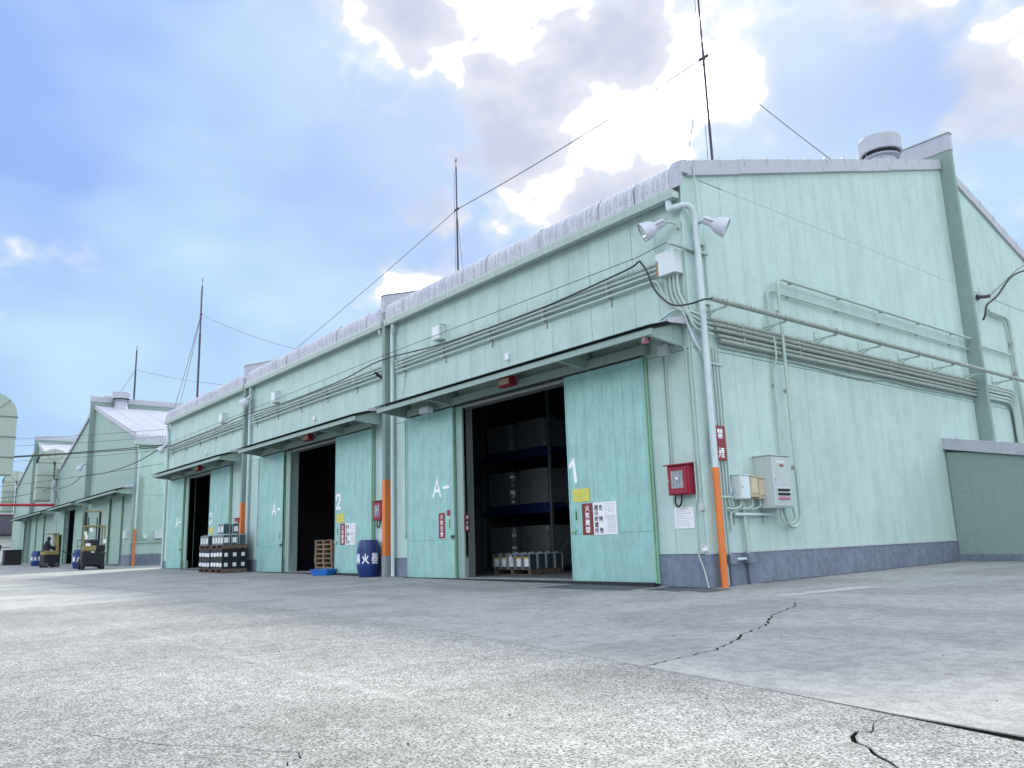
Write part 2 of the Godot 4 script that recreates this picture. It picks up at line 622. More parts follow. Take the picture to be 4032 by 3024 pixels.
	detail(lp, big_t, Vector3(0.12, 0.12, 0.12))
	var mp := triplanar(mat("paving_mid", 0.42, 0.435, 0.43, 0.8), smooth_t, Vector3(0.42, 0.42, 0.42))
	detail(mp, big_t, Vector3(0.1, 0.1, 0.1))
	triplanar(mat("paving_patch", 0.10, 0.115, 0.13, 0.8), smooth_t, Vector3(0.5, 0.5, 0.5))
	triplanar(mat("earth", 0.01, 0.01, 0.009, 1.0), big_t, Vector3(0.3, 0.3, 0.3)).metallic_specular = 0.0
	triplanar(mat("line_paint", 0.62, 0.63, 0.63, 0.7), mould_t, Vector3(1.6, 1.6, 1.6))
	triplanar(mat("line_worn", 0.48, 0.49, 0.49, 0.8), mould_t, Vector3(1.3, 1.3, 1.3))
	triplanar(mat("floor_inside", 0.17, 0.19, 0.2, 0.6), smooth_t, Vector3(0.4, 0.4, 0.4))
	triplanar(mat("dark_cladding", 0.09, 0.09, 0.12, 0.7), scuff_t, Vector3(0.3, 0.3, 0.3))
	triplanar(mat("door_old", 0.27, 0.42, 0.36, 0.6), door_t, Vector3(0.5, 0.3, 0.5))
	mat("duct_seam", 0.12, 0.16, 0.14, 0.6)
	triplanar(mat("duct_green", 0.34, 0.42, 0.36, 0.55), wall_t, Vector3(0.3, 0.3, 0.3))
	triplanar(mat("wood", 0.34, 0.24, 0.16, 0.85), conc_t, Vector3(2.0, 0.4, 0.4), false)
	triplanar(mat("wood_old", 0.20, 0.15, 0.12, 0.9), conc_t, Vector3(2.0, 0.4, 0.4), false)
	triplanar(mat("mast_steel", 0.05, 0.035, 0.06, 0.6), coat_t, Vector3(1, 1, 1))
	triplanar(mat("box_grey", 0.46, 0.53, 0.53, 0.45), coat_t, Vector3(1.2, 0.8, 1.2))
	triplanar(mat("box_pale", 0.62, 0.70, 0.72, 0.45), coat_t, Vector3(1.2, 0.8, 1.2))
	triplanar(mat("box_beige", 0.55, 0.48, 0.33, 0.5), coat_t, Vector3(1.2, 0.8, 1.2))
	triplanar(mat("forklift_dark", 0.006, 0.008, 0.013, 0.75), scuff_t, Vector3(1, 1, 1), false)
	triplanar(mat("forklift_yellow", 0.24, 0.2, 0.08, 0.5), scuff_t, Vector3(1, 1, 1), false)
	triplanar(mat("tin", 0.06, 0.1, 0.115, 0.35, 0.3), scuff_t, Vector3(1.5, 1.5, 1.5), false)
	mat("lining", 0.05, 0.055, 0.065, 0.9)  # near-black panels added indoors to deepen the shade
	mat("tin_edge", 0.55, 0.58, 0.60, 0.35, 0.5)
	mat("label_paper", 0.74, 0.75, 0.78, 0.8)
	mat("label_yellow", 0.62, 0.50, 0.06, 0.7)
	mat("white_plastic", 0.72, 0.74, 0.78, 0.4)
	mat("red_paint", 0.26, 0.006, 0.03, 0.4)
	mat("red_dark", 0.30, 0.01, 0.03, 0.45)
	mat("red_pipe", 0.40, 0.02, 0.04, 0.5)
	mat("black_rubber", 0.018, 0.018, 0.022, 0.6)
	mat("black_cable", 0.02, 0.022, 0.03, 0.5)
	mat("dark_void", 0.02, 0.022, 0.025, 0.8)
	mat("guy_wire", 0.16, 0.17, 0.19, 0.6)
	mat("galvanised", 0.40, 0.42, 0.42, 0.45, 0.7)
	mat("lamp_shell", 0.55, 0.58, 0.66, 0.4)
	mat("lamp_mirror", 0.62, 0.64, 0.68, 0.2, 0.9)
	mat("number_white", 0.84, 0.86, 0.88, 0.6)
	mat("blue_plastic", 0.008, 0.04, 0.18, 0.4)
	mat("blue_tray", 0.02, 0.16, 0.55, 0.4)
	mat("blue_beam", 0.006, 0.02, 0.09, 0.45)
	mat("rack_steel", 0.06, 0.085, 0.09, 0.5)
	mat("box_black", 0.006, 0.006, 0.011, 0.6)
	mat("sack", 0.05, 0.055, 0.055, 0.7)
	var wrap := mat("stretch_film", 0.13, 0.15, 0.16, 0.14)
	wrap.clearcoat_enabled = true
	wrap.clearcoat = 1.0
	wrap.clearcoat_roughness = 0.08
	mat("button_pink", 0.60, 0.20, 0.30, 0.4)
	mat("cloth_navy", 0.02, 0.024, 0.04, 0.9)
	mat("skin", 0.38, 0.22, 0.15, 0.6)
	mat("cap_dark", 0.03, 0.035, 0.05, 0.8)
	mat("pale_wall", 0.66, 0.70, 0.68, 0.7)
	mat("red_roof", 0.30, 0.03, 0.05, 0.6)
	var glass := mat("pane", 0.8, 0.85, 0.85, 0.05)
	glass.albedo_color.a = 0.15
	glass.transparency = BaseMaterial3D.TRANSPARENCY_ALPHA


# ---------------------------------------------------------------- ground

func crack_shape(path: Array, wide: float, sd: int) -> PackedVector2Array:
	var r := RandomNumberGenerator.new()
	r.seed = sd
	var mid := PackedVector2Array()
	for i in path.size() - 1:
		var a: Vector2 = path[i]
		var b: Vector2 = path[i + 1]
		var steps := maxi(2, int(a.distance_to(b) / 0.07))
		var side := (b - a).normalized().orthogonal()
		for k in steps:
			mid.append(a.lerp(b, float(k) / steps) + side * (r.randf_range(-0.022, 0.022) if i + k > 0 else 0.0))
	mid.append(path[path.size() - 1])
	var left := PackedVector2Array()
	var right := PackedVector2Array()
	for i in mid.size():
		var d := (mid[mini(i + 1, mid.size() - 1)] - mid[maxi(i - 1, 0)]).normalized().orthogonal()
		var rest := (mid.size() - 1 - i) * 0.07   # cracks taper over their last metre
		var h := wide * r.randf_range(0.35, 1.0) * clampf(rest / 1.2, 0.2, 1.0) * 0.5
		left.append(mid[i] + d * h)
		right.append(mid[i] - d * h)
	right.reverse()
	left.append_array(right)
	return left


func slab(owner_node: Node3D, called: String, outline: PackedVector2Array, cracks: Array, m: Material, top: float, label := "") -> void:
	var pieces := [outline]
	for c in cracks:
		var next := []
		for p in pieces:
			for q in Geometry2D.clip_polygons(p, c):
				if not Geometry2D.is_polygon_clockwise(q) == Geometry2D.is_polygon_clockwise(outline):
					continue
				if q.size() > 2:
					next.append(q)
		pieces = next
	var g := Geo.new()
	for p: PackedVector2Array in pieces:
		var at := func(q: Vector2, y: float) -> Vector3: return Vector3(q.x, gh(q.x, q.y) + y, q.y)
		var index := Geometry2D.triangulate_polygon(p)
		for i in range(0, index.size(), 3):
			var a: Vector2 = p[index[i]]
			var b: Vector2 = p[index[i + 1]]
			var c: Vector2 = p[index[i + 2]]
			if (b - a).cross(c - a) > 0.0:
				g.tri(at.call(a, top), at.call(c, top), at.call(b, top))
			else:
				g.tri(at.call(a, top), at.call(b, top), at.call(c, top))
		var turn := Geometry2D.is_polygon_clockwise(p)
		for i in p.size():
			var a: Vector2 = p[i]
			var b: Vector2 = p[(i + 1) % p.size()]
			if turn:
				g.quad(at.call(a, top - 0.03), at.call(b, top - 0.03), at.call(b, top), at.call(a, top))
			else:
				g.quad(at.call(b, top - 0.03), at.call(a, top - 0.03), at.call(a, top), at.call(b, top))
	var o := part(owner_node, called, g.mesh(), m)
	if label != "":
		o.set_meta("label", label)


func strip(owner_node: Node3D, called: String, path: Array, wide: float, m: Material, up: float, jag := 0.0, wide_end := -1.0) -> void:
	var g := Geo.new()
	var pts := PackedVector2Array()
	for i in path.size() - 1:
		var n := maxi(1, int((path[i] as Vector2).distance_to(path[i + 1]) / 0.12)) if jag > 0.0 else 1
		for k in n:
			pts.append((path[i] as Vector2).lerp(path[i + 1], float(k) / n))
	pts.append(path[path.size() - 1])
	var l := []
	for i in pts.size():
		var d := (pts[mini(i + 1, pts.size() - 1)] - pts[maxi(i - 1, 0)]).normalized().orthogonal()
		var h := (wide if wide_end < 0.0 else lerpf(wide, wide_end, float(i) / (pts.size() - 1))) * 0.5
		var a := pts[i] + d * (h + rng.randf_range(-jag, jag))
		var b := pts[i] - d * (h + rng.randf_range(-jag, jag))
		l.append([on_ground(a.x, a.y, up), on_ground(b.x, b.y, up)])
	for i in l.size() - 1:
		g.quad(l[i][0], l[i + 1][0], l[i + 1][1], l[i][1])
	part(owner_node, called, g.mesh(), m)


func ground_all() -> void:
	var g := Geo.new()
	var e := 700.0
	g.quad(on_ground(-e, e, -0.007), on_ground(e, e, -0.007), on_ground(e, -e, -0.007), on_ground(-e, -e, -0.007))
	var base := MeshInstance3D.new()
	base.name = "ground"
	base.mesh = g.mesh()
	base.material_override = M.earth
	add_child(base)
	base.set_meta("kind", "structure")
	var yard := Node3D.new()
	yard.name = "pavement"
	add_child(yard)
	yard.set_meta("kind", "structure")
	var V := func(a: Array) -> PackedVector2Array:
		var p := PackedVector2Array()
		for i in range(0, a.size(), 2):
			p.append(Vector2(a[i], a[i + 1]))
		return p
	# the crack that runs from the corner of the warehouse across the apron to the joint, as a notch in the slab
	var long_crack := crack_shape([Vector2(4.40, 6.75), Vector2(4.38, 6.4), Vector2(4.3, 5.62), Vector2(4.05, 4.92), Vector2(3.87, 4.6), Vector2(3.65, 3.89), Vector2(3.26, 3.21), Vector2(3.09, 2.82), Vector2(2.84, 2.05), Vector2(2.5, 1.5), Vector2(2.13, 0.96)], 0.042, 3)
	var wide_bit := crack_shape([Vector2(4.07, 4.98), Vector2(3.98, 4.78), Vector2(3.86, 4.58)], 0.12, 5)
	var apron: PackedVector2Array = V.call([-29.48, -90, 90, -90, 90, 16.0, 7.4, 6.965, 6.44, 6.885, 5.75, 6.773, 4.32, 6.565, 2.5, 6.33, 0.26, 6.115, -2.41, 6.0, -8.25, 6.06, -29.48, 6.15])
	slab(yard, "apron_slab", apron, [long_crack, wide_bit], M.paving_apron, 0.0, "grey concrete apron along the warehouse")
	# pale slab at the camera's feet; the joint opens towards the right
	var notch := crack_shape([Vector2(6.44, 6.86), Vector2(6.43, 7.0), Vector2(6.46, 7.1), Vector2(6.54, 7.36)], 0.05, 11)
	var notch2 := crack_shape([Vector2(6.53, 7.3), Vector2(6.48, 7.36), Vector2(6.57, 7.54), Vector2(6.73, 7.66), Vector2(6.9, 7.79), Vector2(7.2, 8.1), Vector2(7.5, 8.9)], 0.028, 12)
	var hair := crack_shape([Vector2(6.2, 90.4), Vector2(6.0, 30.0), Vector2(5.6, 14), Vector2(5.2, 10.4), Vector2(4.96, 9.63), Vector2(4.88, 9.54), Vector2(4.76, 9.47), Vector2(4.66, 9.59), Vector2(4.51, 9.61), Vector2(4.17, 9.88), Vector2(3.99, 9.98), Vector2(3.4, 10.2), Vector2(2.74, 10.37)], 0.015, 13)
	var hair2 := crack_shape([Vector2(4.78, 9.46), Vector2(4.75, 9.17), Vector2(4.72, 8.95), Vector2(4.69, 8.79), Vector2(4.68, 8.61), Vector2(4.55, 8.37), Vector2(4.51, 8.18), Vector2(4.3, 7.7)], 0.013, 14)
	var pale: PackedVector2Array = V.call([-8.24, 6.075, -2.41, 6.013, 0.26, 6.128, 2.5, 6.343, 4.32, 6.578, 5.75, 6.79, 6.44, 6.922, 7.4, 7.105, 12, 9.0, 90, 16.3, 90, 90, -8.24, 90])
	slab(yard, "pale_slab", pale, [notch, notch2, hair, hair2], M.paving_pale, 0.0, "pale slab of exposed aggregate")
	slab(yard, "light_slab", V.call([-13.0, 6.12, -8.255, 6.075, -8.255, 90, -13.0, 90]), [], M.paving_light, 0.0)
	slab(yard, "mid_slab", V.call([-19.6, 6.15, -13.012, 6.12, -13.012, 90, -19.6, 90]), [], M.paving_mid, 0.0)
	slab(yard, "light_slab", V.call([-22.0, 6.165, -19.612, 6.165, -19.612, 90, -22.0, 90]), [], M.paving_light, 0.0)
	slab(yard, "mid_slab", V.call([-29.48, 6.165, -22.012, 6.165, -22.012, 90, -29.48, 90]), [], M.paving_apron, 0.0)
	slab(yard, "alley_slab", V.call([-34.6, -90, -29.5, -90, -29.5, 90, -34.6, 90]), [], M.paving_light, 0.0, "concrete strip out of the alley, its sunlight put into a pale colour")  # sun falling through the alley is put into the pale colour
	slab(yard, "far_slab", V.call([-240, -90, -34.62, -90, -34.62, 90, -240, 90]), [], M.paving_apron, 0.0)
	# paint and patches, each sheet 4 mm above the one below
	strip(yard, "dark_patch", [Vector2(-3.15, 0.72), Vector2(-0.95, 0.62)], 1.0, M.paving_patch, 0.004, 0.03)
	strip(yard, "dark_patch", [Vector2(-0.8, 0.5), Vector2(0.5, 0.4)], 0.75, M.paving_patch, 0.004, 0.04)
	strip(yard, "painted_line", [Vector2(-3.2, 0.28), Vector2(-3.17, 1.36), Vector2(-2.3, 1.37)], 0.07, M.line_paint, 0.008, 0.008)
	strip(yard, "painted_line", [Vector2(-0.85, 0.1), Vector2(-0.87, 0.98)], 0.07, M.line_paint, 0.008, 0.008)
	strip(yard, "painted_line", [Vector2(-0.83, 1.03), Vector2(-0.1, 1.0)], 0.07, M.line_paint, 0.008, 0.008)
	strip(yard, "painted_line", [Vector2(0.1, 0.93), Vector2(0.36, 0.84)], 0.09, M.line_paint, 0.008, 0.01)
	strip(yard, "worn_band", [Vector2(0.0, 1.06), Vector2(1.85, 0.86)], 0.09, M.line_worn, 0.004, 0.015)
	strip(yard, "worn_band", [Vector2(1.86, 0.84), Vector2(2.0, -0.4), Vector2(2.15, -1.3)], 0.2, M.line_worn, 0.004, 0.03, 0.4)
	for s in [[3.83, 4.12, 3.83, 3.21], [3.62, 2.56, 3.68, 1.74], [3.28, 3.75, 3.28, 3.0], [5.6, 1.2, 5.7, 0.6], [1.2, 3.1, 0.9, 3.05], [2.9, 2.4, 2.95, 2.0], [-4.3, 2.6, -3.7, 2.55], [-1.6, 3.4, -1.1, 3.42], [4.3, -1.0, 4.4, -1.8], [5.0, -0.4, 5.05, -0.9], [3.5, 0.2, 3.5, -0.3]]:
		strip(yard, "scratch", [Vector2(s[0], s[1]), Vector2(s[2], s[3])], 0.014, M.line_worn, 0.004, 0.004)
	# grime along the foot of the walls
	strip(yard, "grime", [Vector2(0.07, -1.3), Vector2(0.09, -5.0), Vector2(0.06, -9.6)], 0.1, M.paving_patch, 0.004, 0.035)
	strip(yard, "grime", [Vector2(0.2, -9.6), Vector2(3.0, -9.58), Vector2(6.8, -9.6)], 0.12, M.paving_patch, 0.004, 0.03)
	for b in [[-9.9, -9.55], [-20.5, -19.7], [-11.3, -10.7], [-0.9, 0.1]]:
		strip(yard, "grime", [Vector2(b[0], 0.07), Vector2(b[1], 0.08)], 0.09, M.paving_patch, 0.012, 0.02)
	# a few chips of dark grit on the paving
	var grit := Geo.new()
	for k in 55:
		var x := rng.randf_range(-4.0, 8.2)
		var z := rng.randf_range(1.5, 10.5)
		var s := rng.randf_range(0.003, 0.008)
		grit.bbox(on_ground(x, z, s * 0.4), Vector3(s * 1.5, s, s), s * 0.3, Basis(Vector3.UP, rng.randf() * TAU))
	var gr := part(yard, "grit", grit.mesh(), M.earth)
	gr.set_meta("kind", "stuff")


# ---------------------------------------------------------------- the long warehouse in front

const BAYS := [
	{"x0": -10.45, "x1": 0.0, "left": [-9.5, -7.35], "open": [-7.05, -3.32], "right": [-3.28, -1.1], "roof": [-9.55, -0.06], "mark": "1"},
	{"x0": -21.0, "x1": -10.6, "left": [-19.65, -17.5], "open": [-17.1, -13.7], "right": [-13.62, -11.38], "roof": [-19.45, -10.72], "mark": "2"},
	{"x0": -31.3, "x1": -21.15, "left": [-30.5, -28.4], "open": [-27.9, -24.95], "right": [-24.9, -22.62], "roof": [-30.15, -21.35], "mark": "3"},
]
const FRONT := Transform3D.IDENTITY
var GABLE := Transform3D(Basis(Vector3(0, 0, -1), Vector3(0, 1, 0), Vector3(1, 0, 0)), Vector3.ZERO)   # across = -z, out = +x


func roof_y(z: float) -> float:   # top of the roof sheet over the front half, mirrored behind the ridge
	return 7.70 - RISE * (z if z > -12.03 else -24.06 - z)


func wall_panel(owner_node: Node3D, poly: PackedVector2Array, xf: Transform3D, m: Material) -> void:
	var g := Geo.new()
	g.plate(poly, xf, 0.08, 0.007)
	part(owner_node, "wall_panel", g.mesh(), m)


# corrugated sheet that follows a path in the (out, up) plane; waves run along "across"
func wavy(path: Array, length: float, pitch: float, deep: float, xf: Transform3D, per_wave := 8) -> ArrayMesh:
	var g := Geo.new()
	var n := int(round(length / pitch * per_wave))
	var dirs := []
	for i in path.size():
		var d: Vector2 = (path[mini(i + 1, path.size() - 1)] - path[maxi(i - 1, 0)]).normalized()
		dirs.append(Vector2(d.y, -d.x))
	var rows := []
	for k in n + 1:
		var x := length * k / n
		var o := deep * 0.5 * cos(TAU * x / pitch)
		var slope := -deep * 0.5 * TAU / pitch * sin(TAU * x / pitch)
		var col := []
		for i in path.size():
			var q: Vector2 = path[i] + dirs[i] * o
			var nn := Vector3(-slope, dirs[i].y, dirs[i].x).normalized()
			col.append([xf * Vector3(x, q.y, q.x), xf.basis * nn])
		rows.append(col)
	for k in n:
		for i in path.size() - 1:
			var a: Array = rows[k][i]
			var b: Array = rows[k + 1][i]
			var c: Array = rows[k + 1][i + 1]
			var d: Array = rows[k][i + 1]
			g.squad(a[0], b[0], c[0], d[0], a[1], b[1], c[1], d[1])
	return g.mesh()


func eave_path() -> Array:
	var p := [Vector2(0.20, 7.13), Vector2(0.20, 7.40)]
	for k in range(1, 7):
		var a := deg_to_rad(74.0 * k / 6.0)
		p.append(Vector2(-0.08 + 0.28 * cos(a), 7.40 + 0.28 * sin(a)))
	p.append(Vector2(-1.1, roof_y(-1.1) - 0.02))
	return p


func door_leaf(owner_node: Node3D, called: String, x0: float, x1: float, base_y: float, lock_right: bool, mark: String, paint: Material = null) -> Node3D:
	if paint == null:
		paint = M.door_paint
	var d := Node3D.new()
	d.name = called
	owner_node.add_child(d, true)
	var top := 4.22
	part(d, "leaf_core", span_mesh(Vector3(x0, base_y, 0.055), Vector3(x1, top, 0.085)), M.door_edge)
	var w := (x1 - x0 - 0.07) / 8.0
	for k in 8:
		var a := x0 + 0.035 + k * w
		var g := Geo.new()
		g.plate(rect(a + 0.0015, 0.98, a + w - 0.0015, top - 0.13), Transform3D(Basis.IDENTITY, Vector3(0, 0, 0.102)), 0.02, 0.004)
		part(d, "plank", g.mesh(), paint)
	var kick := Geo.new()
	kick.plate(rect(x0 + 0.035, base_y + 0.01, x1 - 0.035, 0.976), Transform3D(Basis.IDENTITY, Vector3(0, 0, 0.102)), 0.02, 0.004)
	part(d, "kick_panel", kick.mesh(), paint)
	part(d, "top_rail", span_mesh(Vector3(x0 + 0.035, top - 0.128, 0.07), Vector3(x1 - 0.035, top, 0.104), 0.004), paint)
	for e in [[x0, x0 + 0.034], [x1 - 0.034, x1]]:
		part(d, "edge_channel", span_mesh(Vector3(e[0], base_y, 0.03), Vector3(e[1], top, 0.112), 0.005), paint if (e[0] < x0 + 0.01) else M.door_edge)
	if not lock_right:
		# the sheet that returns behind the free edge of the leaf
		var lip := Geo.new()
		lip.span(Vector3(x1 + 0.001, base_y, 0.03), Vector3(x1 + 0.03, top - 0.02, 0.06))
		part(d, "edge_return", lip.mesh(), M.door_edge)
	var hx := x1 - 0.19 if lock_right else x0 + 0.19
	var grip := Geo.new()
	grip.span(Vector3(hx - 0.05, 1.20, 0.102), Vector3(hx + 0.05, 1.50, 0.108))
	part(d, "handle_plate", grip.mesh(), M.door_edge)
	part(d, "handle_slot", span_mesh(Vector3(hx - 0.014, 1.26, 0.108), Vector3(hx + 0.014, 1.44, 0.112)), M.dark_void)
	var hasp := Geo.new()
	var lx := x1 - 0.06 if lock_right else x0 + 0.1
	hasp.bbox(Vector3(lx, 1.05, 0.125), Vector3(0.14, 0.06, 0.03), 0.006)
	hasp.rod(Vector3(lx + 0.04, 1.06, 0.13), Vector3(lx + 0.04, 0.97, 0.15), 0.01)
	part(d, "lock", hasp.mesh(), M.door_edge if not lock_right else M.black_rubber)
	if mark != "":
		paint_mark(d, mark, x0 if not lock_right else x1, 0.1035)
	return d


# letters painted with a broad brush on a door: strokes as thin raised strips
func paint_mark(d: Node3D, mark: String, x: float, z: float) -> void:
	var strokes := []
	var wide := 0.085
	match mark:
		"1": strokes = [[Vector2(0.06, 2.34), Vector2(0.17, 2.44), Vector2(0.215, 2.03)]]
		"2": strokes = [[Vector2(0.06, 2.30), Vector2(0.09, 2.41), Vector2(0.19, 2.45), Vector2(0.30, 2.40), Vector2(0.31, 2.29), Vector2(0.19, 2.14), Vector2(0.08, 2.04), Vector2(0.33, 2.04)]]
		"3": strokes = [[Vector2(0.10, 2.37), Vector2(0.18, 2.44), Vector2(0.29, 2.42), Vector2(0.32, 2.34), Vector2(0.28, 2.27), Vector2(0.20, 2.25), Vector2(0.30, 2.22), Vector2(0.33, 2.13), Vector2(0.29, 2.05), Vector2(0.18, 2.02), Vector2(0.09, 2.08)]]
		"A-":
			x -= 0.95
			strokes = [[Vector2(0.05, 2.06), Vector2(0.22, 2.46), Vector2(0.36, 2.06)], [Vector2(0.15, 2.19), Vector2(0.28, 2.19)], [Vector2(0.50, 2.25), Vector2(0.72, 2.25)]]
			wide = 0.07
	for s in strokes.size():
		var p: Array = strokes[s]
		var g := Geo.new()
		var left := []
		for i in p.size():
			var d0: Vector2 = (p[i] - p[i - 1]).normalized() if i > 0 else (p[1] - p[0]).normalized()
			var d1: Vector2 = (p[i + 1] - p[i]).normalized() if i < p.size() - 1 else d0
			var nrm := (d0.orthogonal() + d1.orthogonal()).normalized()
			var h := wide * 0.5 / maxf(0.55, nrm.dot(d1.orthogonal()))
			left.append([p[i] + nrm * h, p[i] - nrm * h])
		var zz := z + 0.0006 * s
		var P := func(q: Vector2) -> Vector3: return Vector3(x + q.x, q.y, zz)
		for i in left.size() - 1:
			g.quad(P.call(left[i][0]), P.call(left[i][1]), P.call(left[i + 1][1]), P.call(left[i + 1][0]))
		for e in [0, p.size() - 1]:   # round brush ends
			var out: Vector2 = ((p[0] - p[1]) if e == 0 else (p[e] - p[e - 1])).normalized()
			for k in 6:
				var a := -PI / 2 + PI * k / 6.0
				var b := -PI / 2 + PI * (k + 1) / 6.0
				g.tri(P.call(p[e]), P.call(p[e] + out.rotated(a) * wide * 0.5), P.call(p[e] + out.rotated(b) * wide * 0.5))
		part(d, "painted_mark", g.mesh(), M.number_white)


func canopy(owner_node: Node3D, x0: float, x1: float, brackets: Array) -> void:
	var c := Node3D.new()
	c.name = "canopy"
	owner_node.add_child(c, true)
	var sheet := wavy([Vector2(1.06, 4.44), Vector2(0.5, 4.59), Vector2(0.02, 4.72)], x1 - x0, 0.076, 0.022, Transform3D(Basis.IDENTITY, Vector3(x0, 0, 0)), 8)
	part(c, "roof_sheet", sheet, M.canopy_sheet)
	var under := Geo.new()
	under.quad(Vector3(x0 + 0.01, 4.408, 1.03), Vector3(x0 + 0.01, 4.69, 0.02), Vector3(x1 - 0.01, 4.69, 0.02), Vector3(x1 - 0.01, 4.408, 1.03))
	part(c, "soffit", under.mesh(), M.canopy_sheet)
	part(c, "front_beam", span_mesh(Vector3(x0 + 0.02, 4.285, 0.955), Vector3(x1 - 0.02, 4.40, 1.0), 0.004), M.steel_paint)
	for b in brackets:
		var g := Geo.new()
		g.plate(PackedVector2Array([Vector2(-0.94, 4.29), Vector2(-0.02, 4.20), Vector2(-0.02, 4.66), Vector2(-0.94, 4.40)]), Transform3D(Basis(Vector3(0, 0, -1), Vector3(0, 1, 0), Vector3(1, 0, 0)), Vector3(b + 0.03, 0, 0)), 0.06, 0.004)
		part(c, "bracket", g.mesh(), M.steel_paint)
	part(c, "flashing", span_mesh(Vector3(x0, 4.70, 0.002), Vector3(x1, 4.78, 0.05)), M.trim_white)
	# folded white end of the sheet
	var f := Geo.new()
	f.plate(PackedVector2Array([Vector2(-0.55, 4.56), Vector2(-0.02, 4.60), Vector2(-0.02, 4.76), Vector2(-0.6, 4.63)]), Transform3D(Basis(Vector3(0, 0, -1), Vector3(0, 1, 0), Vector3(1, 0, 0)), Vector3(x1 + 0.015, 0, 0)), 0.012)
	part(c, "end_flashing", f.mesh(), M.trim_white)


func downpipe(owner_node: Node3D, pts: Array, r: float, m: Material, clips: Array, called := "downpipe") -> MeshInstance3D:
	var o := part(owner_node, called, tube_mesh(fillet(pts, 0.14, 6), r, 14), m)
	for c in clips:
		var g := Geo.new()
		g.lathe([[r + 0.001, -0.02], [r + 0.006, -0.02], [r + 0.006, 0.02], [r + 0.001, 0.02]], 14, Transform3D(Basis.IDENTITY, c))
		part(o, "pipe_clip", g.mesh(), m)
	return o


